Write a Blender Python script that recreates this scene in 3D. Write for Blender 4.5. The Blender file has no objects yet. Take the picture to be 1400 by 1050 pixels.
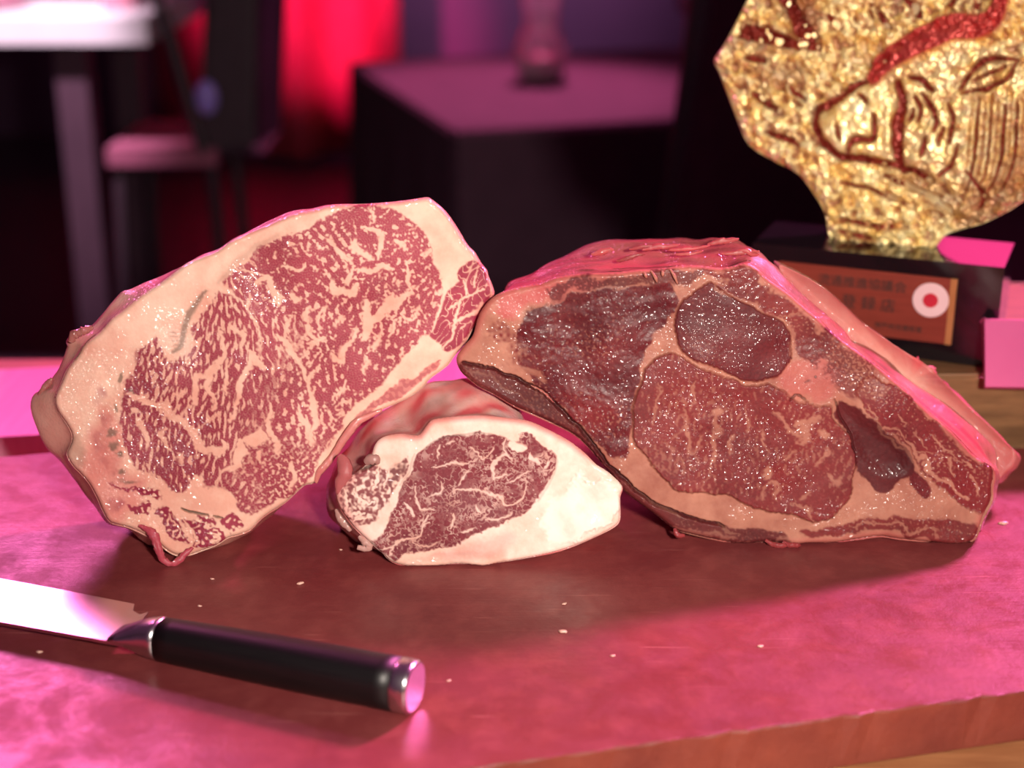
import bpy, bmesh, math, random
import numpy as np
from mathutils import Vector, Matrix

SC = bpy.context.scene
COL = SC.collection
random.seed(4)
R = math.radians

# ------------------------------------------------------------------ camera
FPX, CX, CY = 2093.0, 700.0, 525.0
PITCH, CAMH = R(20.0), 0.45
cam = bpy.data.cameras.new('camera')
cam.sensor_width = 36.0
cam.lens = 36.0 * FPX / 1400.0
cam.clip_start, cam.clip_end = 0.02, 60
cam.dof.use_dof = True
cam.dof.focus_distance = 0.968
cam.dof.aperture_fstop = 3.7
cam_ob = bpy.data.objects.new('camera', cam)
cam_ob.location = (0, 0, CAMH)
cam_ob.rotation_euler = (math.pi / 2 - PITCH, 0, 0)
COL.objects.link(cam_ob)
SC.camera = cam_ob

# ------------------------------------------------------------------ world, lights, exposure
SC.view_settings.view_transform = 'Standard'
SC.view_settings.look = 'None'
SC.view_settings.exposure = 0.0
SC.view_settings.gamma = 1.0
SC.view_settings.use_curve_mapping = False
w = bpy.data.worlds.new('world'); SC.world = w
w.use_nodes = True
bgn = w.node_tree.nodes['Background']
bgn.inputs[0].default_value = (0.22, 0.07, 0.16, 1)
bgn.inputs[1].default_value = 0.32


def area(name, loc, target, size, power, color, size_y=None, spread=None):
    l = bpy.data.lights.new(name, 'AREA')
    l.energy = power; l.color = color; l.size = size
    if size_y:
        l.shape = 'RECTANGLE'; l.size_y = size_y
    if spread:
        l.spread = R(spread)
    o = bpy.data.objects.new(name, l)
    o.location = loc
    o.rotation_euler = (Vector(target) - Vector(loc)).to_track_quat('-Z', 'Y').to_euler()
    COL.objects.link(o)
    return o


def spot(name, loc, target, power, color, angle, blend=.6, radius=.05):
    l = bpy.data.lights.new(name, 'SPOT')
    l.energy = power; l.color = color; l.spot_size = R(angle); l.spot_blend = blend
    l.shadow_soft_size = radius
    o = bpy.data.objects.new(name, l)
    o.location = loc
    o.rotation_euler = (Vector(target) - Vector(loc)).to_track_quat('-Z', 'Y').to_euler()
    COL.objects.link(o)
    return o


area('warm_key_lamp', (0.24, -0.14, 0.56), (0.05, 0.93, 0.10), 0.07, 3.6, (1.0, .87, .77), spread=75)
area('pink_stage_lamp_right', (1.5, 2.25, 1.50), (0.2, 0.9, 0.05), 0.24, 27.0, (1.0, .20, .58), spread=80)
area('pink_stage_lamp_left', (-0.95, 2.5, 1.25), (-0.25, 0.9, 0.05), 0.40, 6.0, (1.0, .18, .54), spread=80)
area('pink_wall_lamp', (2.45, 7.0, 1.85), (2.0, 0.0, 1.3), 0.95, 7.5, (1.0, .05, .25), size_y=.6)
spot('pink_curtain_spot', (-.80, 4.7, 1.9), (-0.82, 6.45, 0.22), 1000.0, (1.0, .06, .32), 29, .7)
spot('table_spot', (-1.2, 2.7, 1.35), (-1.12, 3.46, .04), 300.0, (1.0, .76, .90), 25, .6)
spot('wall_fill_spot', (0.0, 5.6, 1.7), (0.0, 7.1, .45), 230.0, (1.0, .46, .95), 55, .8)  # added fill that lifts the back wall, no such fixture seen
spot('trophy_fill_spot', (0.75, 0.15, 1.15), (0.33, 1.16, 0.30), 34.0, (1.0, .88, .66), 15, .7, .03)  # added spot to brighten the trophy, no such lamp seen
spot('far_table_spot', (0.85, 4.6, 2.2), (0.78, 4.9, .45), 130.0, (1.0, .40, .75), 26, .6)  # added so the far table is not left dark, source unseen
spot('side_table_spot', (0.15, 4.3, 2.3), (-0.02, 3.7, -.15), 560.0, (1.0, .24, .52), 30, .8)


# ------------------------------------------------------------------ projection helpers
ST, CT = math.sin(PITCH), math.cos(PITCH)


def rays(px, py):
    px = np.asarray(px, float); py = np.asarray(py, float)
    dx = (px - CX) / FPX; dy = -(py - CY) / FPX
    return np.stack([dx, CT + dy * ST, -ST + dy * CT], -1)


def on_plane(px, py, o, n):
    d = rays(px, py)
    c = np.array([0, 0, CAMH])
    t = np.dot(np.asarray(o) - c, n) / (d @ np.asarray(n))
    return c + d * t[..., None]


def at_z(px, py, z=0.0):
    return Vector(on_plane(np.array(px), np.array(py), (0, 0, z), np.array((0., 0., 1.))))


def at_y(px, py, y):
    return Vector(on_plane(np.array(px), np.array(py), (0, y, 0), np.array((0., 1., 0.))))


# ------------------------------------------------------------------ object helpers
def tag(o, label=None, cat=None, group=None, kind=None):
    if label: o['label'] = label
    if cat: o['category'] = cat
    if group: o['group'] = group
    if kind: o['kind'] = kind
    return o


def empty(name, loc=(0, 0, 0), rz=0):
    o = bpy.data.objects.new(name, None)
    o.location = loc; o.rotation_euler = (0, 0, rz); o.empty_display_size = .05
    COL.objects.link(o)
    return o


def link(name, me, mat, parent=None, smooth=False):
    o = bpy.data.objects.new(name, me)
    if mat: me.materials.append(mat)
    COL.objects.link(o)
    if parent: o.parent = parent
    if smooth:
        me.polygons.foreach_set('use_smooth', [True] * len(me.polygons))
    return o


def from_bm(name, bm, mat, parent=None, smooth=False):
    me = bpy.data.meshes.new(name)
    bmesh.ops.recalc_face_normals(bm, faces=bm.faces[:])
    bm.to_mesh(me); bm.free()
    return link(name, me, mat, parent, smooth)


def box(bm, x0, x1, y0, y1, z0, z1, M=None):
    vs = [bm.verts.new((x, y, z)) for z in (z0, z1) for y in (y0, y1) for x in (x0, x1)]
    for f in ((0, 1, 3, 2), (4, 5, 7, 6), (0, 1, 5, 4), (2, 3, 7, 6), (0, 2, 6, 4), (1, 3, 7, 5)):
        bm.faces.new([vs[i] for i in f])
    if M is not None:
        bmesh.ops.transform(bm, matrix=M, verts=vs)
    return vs


def bevel_all(bm, off, seg=2, ang=30):
    es = [e for e in bm.edges if len(e.link_faces) == 2 and e.calc_face_angle(0) > R(ang)]
    bmesh.ops.bevel(bm, geom=es, offset=off, segments=seg, profile=.5, affect='EDGES')


def prism(bm, pts, z0, z1):
    """closed outline (list of (x,y)) extruded in z"""
    a = [bm.verts.new((p[0], p[1], z0)) for p in pts]
    b = [bm.verts.new((p[0], p[1], z1)) for p in pts]
    n = len(pts)
    bm.faces.new(a[::-1]); bm.faces.new(b)
    for i in range(n):
        bm.faces.new((a[i], a[(i + 1) % n], b[(i + 1) % n], b[i]))


def lathe(bm, prof, seg=32, M=None):
    rings = []
    vs = []
    for r, z in prof:
        if r < 1e-6:
            v = bm.verts.new((0, 0, z)); rings.append([v]); vs.append(v)
        else:
            ring = [bm.verts.new((r * math.cos(2 * math.pi * i / seg), r * math.sin(2 * math.pi * i / seg), z)) for i in range(seg)]
            rings.append(ring); vs += ring
    for a, b in zip(rings, rings[1:]):
        for i in range(seg):
            j = (i + 1) % seg
            if len(a) == 1 and len(b) == 1: continue
            if len(a) == 1: bm.faces.new((a[0], b[i], b[j]))
            elif len(b) == 1: bm.faces.new((a[i], a[j], b[0]))
            else: bm.faces.new((a[i], a[j], b[j], b[i]))
    if M is not None:
        bmesh.ops.transform(bm, matrix=M, verts=vs)


def tube(bm, pts, radii, seg=10):
    pts = [Vector(p) for p in pts]
    rings = []
    for i, p in enumerate(pts):
        d = (pts[min(i + 1, len(pts) - 1)] - pts[max(i - 1, 0)]).normalized()
        a = d.cross(Vector((0, 0, 1)))
        if a.length < 1e-3: a = d.cross(Vector((1, 0, 0)))
        a.normalize(); b = d.cross(a)
        r = radii[i]
        rx, rb = r if isinstance(r, tuple) else (r, r)
        rings.append([bm.verts.new(p + a * rx * math.cos(2 * math.pi * k / seg) + b * rb * math.sin(2 * math.pi * k / seg)) for k in range(seg)])
    for a, b in zip(rings, rings[1:]):
        for k in range(seg):
            bm.faces.new((a[k], a[(k + 1) % seg], b[(k + 1) % seg], b[k]))
    bm.faces.new(rings[0][::-1]); bm.faces.new(rings[-1])


def spline(pts, n=6, closed=False):
    """Catmull-Rom through pts"""
    P = np.array(pts, float)
    m = len(P)
    out = []
    rng = range(m) if closed else range(m - 1)
    for i in rng:
        if closed:
            p0, p1, p2, p3 = P[(i - 1) % m], P[i], P[(i + 1) % m], P[(i + 2) % m]
        else:
            p0, p1, p2, p3 = P[max(i - 1, 0)], P[i], P[i + 1], P[min(i + 2, m - 1)]
        # centripetal-ish damping: limit tangents
        t1 = (p2 - p0) * .5; t2 = (p3 - p1) * .5
        L = np.linalg.norm(p2 - p1) + 1e-9
        for t in (t1, t2):
            l = np.linalg.norm(t)
            if l > 1.2 * L: t *= 1.2 * L / l
        for k in range(n):
            u = k / n
            h = (2 * u ** 3 - 3 * u ** 2 + 1, u ** 3 - 2 * u ** 2 + u, -2 * u ** 3 + 3 * u ** 2, u ** 3 - u ** 2)
            out.append(h[0] * p1 + h[1] * t1 + h[2] * p2 + h[3] * t2)
    if not closed: out.append(P[-1])
    return np.array(out)


# ------------------------------------------------------------------ material helpers
def new_mat(name):
    m = bpy.data.materials.new(name); m.use_nodes = True
    nt = m.node_tree
    return m, nt, nt.nodes['Principled BSDF']


def N(nt, typ, **kw):
    n = nt.nodes.new(typ)
    for k, v in kw.items():
        if k in n.inputs.keys() if isinstance(k, str) else False:
            n.inputs[k].default_value = v
        else:
            setattr(n, k, v)
    return n


def noise(nt, scale, detail=4, rough=.55, coord='Object', dist=0.0, stretch=None):
    tc = nt.nodes.new('ShaderNodeTexCoord')
    nz = nt.nodes.new('ShaderNodeTexNoise')
    nz.inputs['Scale'].default_value = scale
    nz.inputs['Detail'].default_value = detail
    nz.inputs['Roughness'].default_value = rough
    nz.inputs['Distortion'].default_value = dist
    src = tc.outputs[coord]
    if stretch:
        mp = nt.nodes.new('ShaderNodeMapping')
        mp.inputs['Scale'].default_value = stretch
        nt.links.new(src, mp.inputs[0]); src = mp.outputs[0]
    nt.links.new(src, nz.inputs['Vector'])
    return nz


def ramp(nt, src, stops):
    r = nt.nodes.new('ShaderNodeValToRGB')
    el = r.color_ramp.elements
    el[0].position, el[0].color = stops[0][0], (*stops[0][1], 1)
    el[1].position, el[1].color = stops[-1][0], (*stops[-1][1], 1)
    for p, c in stops[1:-1]:
        e = el.new(p); e.color = (*c, 1)
    nt.links.new(src, r.inputs[0])
    return r


def mixc(nt, fac, a, b):
    m = nt.nodes.new('ShaderNodeMix'); m.data_type = 'RGBA'
    for i, v in ((0, fac), (6, a), (7, b)):
        if isinstance(v, (int, float)): m.inputs[i].default_value = v
        elif isinstance(v, tuple): m.inputs[i].default_value = (*v, 1)
        else: nt.links.new(v, m.inputs[i])
    return m.outputs[2]


def maprange(nt, src, a, b, c, d):
    m = nt.nodes.new('ShaderNodeMapRange')
    for i, v in enumerate((a, b, c, d)): m.inputs[i + 1].default_value = v
    nt.links.new(src, m.inputs[0])
    return m.outputs[0]


def bump(nt, src, strength, dist, normal=None):
    b = nt.nodes.new('ShaderNodeBump')
    b.inputs['Strength'].default_value = strength
    b.inputs['Distance'].default_value = dist
    nt.links.new(src, b.inputs['Height'])
    if normal: nt.links.new(normal, b.inputs['Normal'])
    return b.outputs[0]


def simple_mat(name, c1, c2, rough=.5, metal=0., scale=20., bstr=.1, bscale=200., bdist=.001, stretch=None, spec=.5, coat=0.):
    m, nt, p = new_mat(name)
    nz = noise(nt, scale, 5, .6, stretch=stretch)
    r = ramp(nt, nz.outputs[0], [(.3, c1), (.7, c2)])
    nt.links.new(r.outputs[0], p.inputs['Base Color'])
    p.inputs['Metallic'].default_value = metal
    p.inputs['Roughness'].default_value = rough
    p.inputs['Specular IOR Level'].default_value = spec
    p.inputs['Coat Weight'].default_value = coat
    if bstr:
        nb = noise(nt, bscale, 3, .6, stretch=stretch)
        nt.links.new(bump(nt, nb.outputs[0], bstr, bdist), p.inputs['Normal'])
    return m


def srgb(r, g, b):
    f = lambda v: (v / 255 / 12.92) if v / 255 <= .04045 else ((v / 255 + .055) / 1.055) ** 2.4
    return (f(r), f(g), f(b))


def meat_mat(name, lean_a, lean_b, fat_a, fat_b, darkc, bump_scale=1.0, spark=1.0, redc=srgb(206, 92, 96), film=1.):
    """lean / fat from point attributes made by the butcher's cut, wet film on top"""
    m, nt, p = new_mat(name)
    at = {}
    for a in ('fat', 'tone', 'wet', 'dark', 'red'):
        n = nt.nodes.new('ShaderNodeAttribute'); n.attribute_name = a; at[a] = n.outputs['Fac']
    nf = noise(nt, 420, 4, .65)
    nm = noise(nt, 90, 4, .6)
    add = nt.nodes.new('ShaderNodeMath'); add.operation = 'ADD'
    nt.links.new(at['tone'], add.inputs[0])
    nt.links.new(maprange(nt, nf.outputs[0], .3, .7, -.28, .28), add.inputs[1])
    lean = mixc(nt, add.outputs[0], lean_a, lean_b)
    add2 = nt.nodes.new('ShaderNodeMath'); add2.operation = 'ADD'
    nt.links.new(at['tone'], add2.inputs[0])
    nt.links.new(maprange(nt, nm.outputs[0], .3, .7, -.35, .35), add2.inputs[1])
    fat = mixc(nt, add2.outputs[0], fat_a, fat_b)
    fat = mixc(nt, at['red'], fat, redc)
    c = mixc(nt, at['fat'], lean, fat)
    c = mixc(nt, at['dark'], c, darkc)
    nt.links.new(c, p.inputs['Base Color'])
    nt.links.new(maprange(nt, at['wet'], 0, 1, .55, .34), p.inputs['Roughness'])
    p.inputs['Specular IOR Level'].default_value = .16
    p.inputs['Subsurface Weight'].default_value = .12
    p.inputs['Subsurface Radius'].default_value = (1., .35, .25)
    p.inputs['Subsurface Scale'].default_value = .003
    # soft relief
    b1 = bump(nt, nm.outputs[0], .14, .0014)
    nb = noise(nt, 900 * bump_scale, 3, .6)
    b2 = bump(nt, nb.outputs[0], .18, .0004, b1)
    nt.links.new(b2, p.inputs['Normal'])
    # wet film with crinkles
    nc = noise(nt, 470 * bump_scale, .6, .5)
    b3 = bump(nt, nc.outputs[0], 1.0, .0024 * spark, b1)
    nt.links.new(at['wet'], b3.node.inputs['Strength'])
    nt.links.new(b3, p.inputs['Coat Normal'])
    nt.links.new(maprange(nt, at['wet'], 0, 1, 0, film), p.inputs['Coat Weight'])
    p.inputs['Coat Roughness'].default_value = .09
    p.inputs['Coat IOR'].default_value = 1.6
    return m


# ------------------------------------------------------------------ raster helpers for the cut faces
def fft_noise(shape, lam, theta=0., aniso=1., seed=0, bw=.33, low=False):
    rs = np.random.RandomState(seed)
    h, wd = shape
    F = np.fft.rfft2(rs.randn(h, wd))
    fy = np.fft.fftfreq(h)[:, None]; fx = np.fft.rfftfreq(wd)[None, :]
    fu = fx * math.cos(theta) + fy * math.sin(theta)
    fv = -fx * math.sin(theta) + fy * math.cos(theta)
    k = np.sqrt((fu * aniso) ** 2 + fv ** 2)
    if low: G = np.exp(-(k * lam) ** 2 * 3)
    else: G = np.exp(-((k - 1 / lam) / (bw / lam)) ** 2)
    n = np.fft.irfft2(F * G, s=shape)
    return (n - n.mean()) / (n.std() + 1e-9)


def oriented_noise(shape, lam, ang, aniso, seed, K=6):
    """ang: array of streak directions"""
    out = np.zeros(shape); ws = np.zeros(shape)
    for k in range(K):
        t = math.pi * k / K
        wgt = np.maximum(0, np.cos(2 * (ang - t))) ** 2 + 1e-6
        out += wgt * fft_noise(shape, lam, t, aniso, seed + k)
        ws += wgt ** 2
    return out / np.sqrt(ws)


def sst(a, b, x):
    t = np.clip((x - a) / (b - a), 0, 1)
    return t * t * (3 - 2 * t)


def inside(X, Y, poly):
    r = np.zeros(X.shape, bool)
    n = len(poly)
    for i in range(n):
        x0, y0 = poly[i]; x1, y1 = poly[(i + 1) % n]
        if y0 == y1: continue
        c = (Y >= min(y0, y1)) & (Y < max(y0, y1))
        xi = x0 + (Y - y0) * (x1 - x0) / (y1 - y0)
        r ^= c & (X < xi)
    return r


def seg_dist(X, Y, poly, closed=True, near=False):
    D = np.full(X.shape, 1e9)
    NX = np.zeros(X.shape); NY = np.zeros(X.shape)
    n = len(poly)
    for i in range(n if closed else n - 1):
        x0, y0 = poly[i]; x1, y1 = poly[(i + 1) % n]
        dx, dy = x1 - x0, y1 - y0
        L = dx * dx + dy * dy + 1e-12
        t = np.clip(((X - x0) * dx + (Y - y0) * dy) / L, 0, 1)
        qx = x0 + t * dx; qy = y0 + t * dy
        d = np.hypot(X - qx, Y - qy)
        u = d < D
        D[u] = d[u]
        if near: NX[u] = qx[u]; NY[u] = qy[u]
    return (D, NX, NY) if near else D


class Face:
    """a cut face: a fine grid over the traced outline, laid on the plane of the cut"""

    def __init__(s, outline, origin, normal, step, seed):
        s.out = np.array(outline, float)
        s.o = np.array(origin); s.n = np.array(normal); s.step = step
        x0, y0 = s.out.min(0) - 6; x1, y1 = s.out.max(0) + 6
        xs = np.arange(x0, x1, step); ys = np.arange(y0, y1, step)
        s.X, s.Y = np.meshgrid(xs, ys)
        s.shape = s.X.shape; s.seed = seed
        D, NX, NY = seg_dist(s.X, s.Y, s.out, True, True)
        ins = inside(s.X, s.Y, s.out)
        s.sd = np.where(ins, D, -D)
        s.keep = s.sd > -.75 * step
        snap = s.keep & (s.sd < .6 * step)
        s.GX = np.where(snap, NX, s.X); s.GY = np.where(snap, NY, s.Y)
        wa = 2.2
        s.WX = s.X + wa * fft_noise(s.shape, 16 / step, seed=seed + 50, low=True) + .55 * fft_noise(s.shape, 7 / step, seed=seed + 52)
        s.WY = s.Y + wa * fft_noise(s.shape, 16 / step, seed=seed + 51, low=True) + .55 * fft_noise(s.shape, 7 / step, seed=seed + 53)
        z = lambda v=0.: np.full(s.shape, v)
        s.fat = z(1.); s.tone = .5 + .16 * fft_noise(s.shape, 40 / step, seed=seed + 54, low=True)
        s.wet = z(.25); s.dark = z(); s.red = z(); s.h = z(); s.reg = np.zeros(s.shape, int)

    def nz(s, lam, seed, **k):
        return fft_noise(s.shape, lam / s.step, seed=s.seed + seed, **k)

    def _win(s, pts, pad):
        x0, y0 = pts.min(0) - pad; x1, y1 = pts.max(0) + pad
        xs = s.X[0]; ys = s.Y[:, 0]
        i0, i1 = np.searchsorted(ys, (y0, y1)); j0, j1 = np.searchsorted(xs, (x0, x1))
        return slice(i0, i1), slice(j0, j1)

    def poly(s, pts, soft=1.5, warp=1., smooth=True, grow=0.):
        """0..1 mask of a traced region"""
        p = spline(pts, 4, True) if smooth else np.array(pts, float)
        out = np.zeros(s.shape)
        w = s._win(p, 14)
        X = s.X[w] + (s.WX[w] - s.X[w]) * warp; Y = s.Y[w] + (s.WY[w] - s.Y[w]) * warp
        D = seg_dist(X, Y, p, True); I = inside(X, Y, p)
        out[w] = sst(-soft, soft, np.where(I, D, -D) + grow)
        return out

    def line(s, pts, width, soft=1.2, warp=1., taper=True):
        p = spline(pts, 5, False)
        out = np.zeros(s.shape)
        w = s._win(p, width + 14)
        X = s.X[w] + (s.WX[w] - s.X[w]) * warp; Y = s.Y[w] + (s.WY[w] - s.Y[w]) * warp
        n = len(p)
        best = np.full(X.shape, -1e9)
        for i in range(n - 1):
            x0, y0 = p[i]; dx, dy = p[i + 1] - p[i]
            L = dx * dx + dy * dy + 1e-9
            t = np.clip(((X - x0) * dx + (Y - y0) * dy) / L, 0, 1)
            d = np.hypot(X - x0 - t * dx, Y - y0 - t * dy)
            u = (i + t) / (n - 1)
            hw = width * .5 * ((.45 + .55 * np.sin(np.pi * np.clip(u, .04, .96)) ** .6) if taper else 1.)
            best = np.maximum(best, hw - d)
        out[w] = sst(-soft, soft, best)
        return out

    def spot(s, c, r, soft=2.):
        x, y = c
        rx, ry = r if isinstance(r, tuple) else (r, r)
        d = np.hypot((s.WX - x) / rx, (s.WY - y) / ry)
        return 1 - sst(1 - soft / min(rx, ry) / 1.5, 1 + soft / min(rx, ry) / 1.5, d)

    def blend(s, f, m):
        s.fat = s.fat * (1 - m) + f * m

    def vein(s, m):
        s.fat = np.maximum(s.fat, m)

    def finish(s, parent, mats, names, und=.0009, roll=7., roll_h=.004, labels=None):
        st = s.step
        s.h = s.h + und * s.nz(70, 60, low=True) + .00016 * s.nz(22, 61, low=True) + .000012 * s.nz(7, 62) + .00005 * (s.fat - .5)
        e = np.clip(1 - np.clip(s.sd, 0, roll) / roll, 0, 1)
        s.h = s.h - roll_h * (1 - np.sqrt(np.clip(1 - e * e, 0, 1)))
        pos = on_plane(s.GX, s.GY, s.o, s.n) + s.h[..., None] * s.n
        pos[..., 2] = np.maximum(pos[..., 2], .0008)
        s.pos = pos
        du = np.gradient(pos, axis=1); dv = np.gradient(pos, axis=0)
        nrm = np.cross(dv, du)
        nrm /= np.linalg.norm(nrm, axis=-1, keepdims=True) + 1e-12
        nrm *= np.sign(nrm @ s.n)[..., None]
        idx = np.arange(s.X.size).reshape(s.shape)
        k = s.keep
        q = k[:-1, :-1] & k[1:, :-1] & k[1:, 1:] & k[:-1, 1:]
        Q = np.stack([idx[:-1, :-1][q], idx[1:, :-1][q], idx[1:, 1:][q], idx[:-1, 1:][q]], -1)
        rq = s.reg[:-1, :-1][q]
        obs = []
        for r, nm in names.items():
            sel = Q[rq == r]
            if not len(sel): continue
            u, inv = np.unique(sel, return_inverse=True)
            o = grid_mesh(nm, pos.reshape(-1, 3)[u], inv.reshape(-1, 4), mats if not isinstance(mats, dict) else mats[r], parent,
                          {a: getattr(s, a).ravel()[u] for a in ('fat', 'tone', 'wet', 'dark', 'red')}, nrm.reshape(-1, 3)[u])
            if labels and r in labels: o['label'] = labels[r]
            obs.append(o)
        return obs


def grid_mesh(name, co, quads, mat, parent, attrs, normals=None):
    me = bpy.data.meshes.new(name)
    n, m = len(co), len(quads)
    me.vertices.add(n); me.vertices.foreach_set('co', np.ascontiguousarray(co, np.float32).ravel())
    me.loops.add(4 * m); me.loops.foreach_set('vertex_index', np.ascontiguousarray(quads, np.int32).ravel())
    me.polygons.add(m); me.polygons.foreach_set('loop_start', np.arange(0, 4 * m, 4, dtype=np.int32))
    me.update(calc_edges=True)
    me.validate(clean_customdata=False)
    me.polygons.foreach_set('use_smooth', np.ones(len(me.polygons), bool))
    for a, v in attrs.items():
        at = me.attributes.new(a, 'FLOAT', 'POINT')
        at.data.foreach_set('value', np.ascontiguousarray(np.clip(v, 0, 1), np.float32))
    if normals is not None:
        me.normals_split_custom_set_from_vertices(np.ascontiguousarray(normals, np.float32))
    return link(name, me, mat, parent)


def polar(poly, c, n):
    """radius of a closed outline about c for n directions (farthest hit)"""
    P = np.array(poly) - c
    A = np.linspace(0, 2 * np.pi, n, endpoint=False)
    out = np.zeros(n)
    ux, uy = np.cos(A), np.sin(A)
    for i in range(len(P)):
        x0, y0 = P[i]; x1, y1 = P[(i + 1) % len(P)]
        dx, dy = x1 - x0, y1 - y0
        den = ux * dy - uy * dx
        den = np.where(np.abs(den) < 1e-9, 1e-9, den)
        t = (x0 * dy - y0 * dx) / den
        v = (x0 * uy - y0 * ux) / den
        ok = (t > 0) & (v >= -1e-6) & (v <= 1 + 1e-6)
        out = np.where(ok, np.maximum(out, t), out)
    return out, A


def body(name, F, S, o, n, depth, mat, parent, seed, shift=(0, 0, 0), shrink=.16, rough=.0012, rings=46, nseg=760,
         flare=.28, back=.012, attrs=None, floor=.0008, tuck=()):
    """the flank of a cut: from the face outline F out to the silhouette S, then back"""
    c = np.array(F).mean(0)
    rF, A = polar(F, c, nseg); rS, _ = polar(S, c, nseg)
    rS = np.maximum(rS, rF)
    # blur the radii a touch
    T = np.linspace(0, 1, rings)
    co = []
    n = np.array(n); o = np.array(o)
    co.append(on_plane(c[0] + (rF - 5) * np.cos(A), c[1] + (rF - 5) * np.sin(A), o - n * .006, n))
    for t in T:
        g = sst(0, flare, np.array(t)) if t < flare else 1.
        r = rF * (1 - g) + rS * g
        d = .0042 * (1 - min(1, t * 8)) * 0 + .0036 + t * depth
        sh = 1.
        if t > flare:
            u = (t - flare) / (1 - flare)
            sh = 1 - shrink * u ** 1.6
            if u > .86: sh -= .35 * ((u - .86) / .14) ** 2
        for ta, tw_, tm in tuck:      # drawn in where a neighbour leans against it
            da = (A - R(ta) + np.pi) % (2 * np.pi) - np.pi
            sh = sh * (1 - tm * np.exp(-.5 * (da / R(tw_)) ** 2) * min(1, t / .22))
        p = on_plane(c[0] + r * sh * np.cos(A), c[1] + r * sh * np.sin(A), o - n * d, n) + np.array(shift) * max(0, t - flare)
        co.append(p)
    co = np.array(co)
    # roughness along the outward direction
    cen = co.mean(1, keepdims=True)
    out = co - cen; out /= np.linalg.norm(out, axis=-1, keepdims=True)
    sh = co.shape[:2]
    nzv = fft_noise(sh, 14, aniso=4, seed=seed, low=True) * .9 + fft_noise(sh, 6, aniso=4, seed=seed + 1, low=True) * .55 + fft_noise(sh, 3, aniso=4, seed=seed + 2, low=True) * .25
    fade = np.concatenate([[0, 0], np.clip(T[1:] * 6, 0, 1)])[:, None]
    co = co + out * (nzv * rough * fade)[..., None]
    co[..., 2] = np.maximum(co[..., 2], floor)
    m = sh[0]
    V = co.reshape(-1, 3)
    I = np.arange(m * nseg).reshape(m, nseg)
    J = np.roll(I, -1, 1)
    Q = np.stack([I[:-1], J[:-1], J[1:], I[1:]], -1).reshape(-1, 4)
    # caps: collapse first and last ring to their centre with quads onto a small ring
    extra = []
    for k, base in ((0, I[0]), (m - 1, I[-1])):
        cc = V[base].mean(0); cc[2] = max(cc[2], floor)
        extra.append((base, cc))
    base_n = len(V)
    V = np.concatenate([V] + [e[1][None] for e in extra])
    capq = []
    for q, (base, cc) in enumerate(extra):
        b = base[0::2]; mid = base[1::2]; nx = np.roll(base, -2)[0::2]
        qq = np.stack([b, mid, nx, np.full(len(b), base_n + q)], -1)
        capq.append(qq if q == 1 else qq[:, ::-1])
    Q = np.concatenate([Q] + capq)
    TT = np.repeat(np.concatenate([[0], T])[:, None], nseg, 1); AA = np.repeat(A[None], m, 0)
    at = attrs(TT, AA, sh, V[:base_n].reshape(m, nseg, 3)) if attrs else {}
    full = {}
    for a, dv in (('fat', .9), ('tone', .5), ('wet', .4), ('dark', 0.), ('red', .3)):
        v = at.get(a, np.full(sh, dv))
        full[a] = np.concatenate([v.ravel(), [dv] * len(extra)])
    return grid_mesh(name, V, Q[:, ::-1], mat, parent, full)


def normal(tilt, yaw):
    t, y = R(tilt), R(yaw)
    return np.array((math.sin(y) * math.cos(t), -math.cos(y) * math.cos(t), math.sin(t)))


def strip(name, px, o, n, lift, widths, mat, parent, attrs, seg=10, jit=0., flat=.6):
    """a fleshy string lying along traced points; lift = distance in front of the cut plane"""
    p = spline(px, 5, False)
    m = len(p)
    lf = np.interp(np.linspace(0, 1, m), np.linspace(0, 1, len(lift)), lift) if hasattr(lift, '__len__') else np.full(m, lift)
    wd = np.interp(np.linspace(0, 1, m), np.linspace(0, 1, len(widths)), widths)
    pos = on_plane(p[:, 0], p[:, 1], o, n) + lf[:, None] * np.array(n)
    pos[:, 2] = np.maximum(pos[:, 2], wd * .5 + .0006)
    rs = np.random.RandomState(len(name) + m)
    V = []; at = {a: [] for a in ('fat', 'tone', 'wet', 'dark', 'red')}
    nn = np.array(n)
    for i in range(m):
        d = pos[min(i + 1, m - 1)] - pos[max(i - 1, 0)]; d /= np.linalg.norm(d) + 1e-9
        a = np.cross(d, nn); a /= np.linalg.norm(a) + 1e-9
        b = np.cross(a, d)
        for k in range(seg):
            th = 2 * math.pi * k / seg
            r = wd[i] * (1 + jit * rs.randn())
            V.append(pos[i] + a * r * math.cos(th) + b * r * flat * math.sin(th))
            for q in at: at[q].append(attrs.get(q, .5) + (.12 * rs.randn() if q == 'tone' else 0))
    I = np.arange(m * seg).reshape(m, seg); J = np.roll(I, -1, 1)
    Q = np.stack([I[:-1], J[:-1], J[1:], I[1:]], -1).reshape(-1, 4)
    caps = []
    for ring in (I[0], I[-1]):
        for k in range(0, seg - 2, 2):
            caps.append([ring[0], ring[k + 1], ring[k + 2], ring[(k + 3) % seg]] if k + 3 < seg + 1 else None)
    caps = [c for c in caps if c and len(set(c)) == 4]
    return grid_mesh(name, np.array(V), np.concatenate([Q, np.array(caps)]), mat, parent, {k: np.array(v) for k, v in at.items()})

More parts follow.
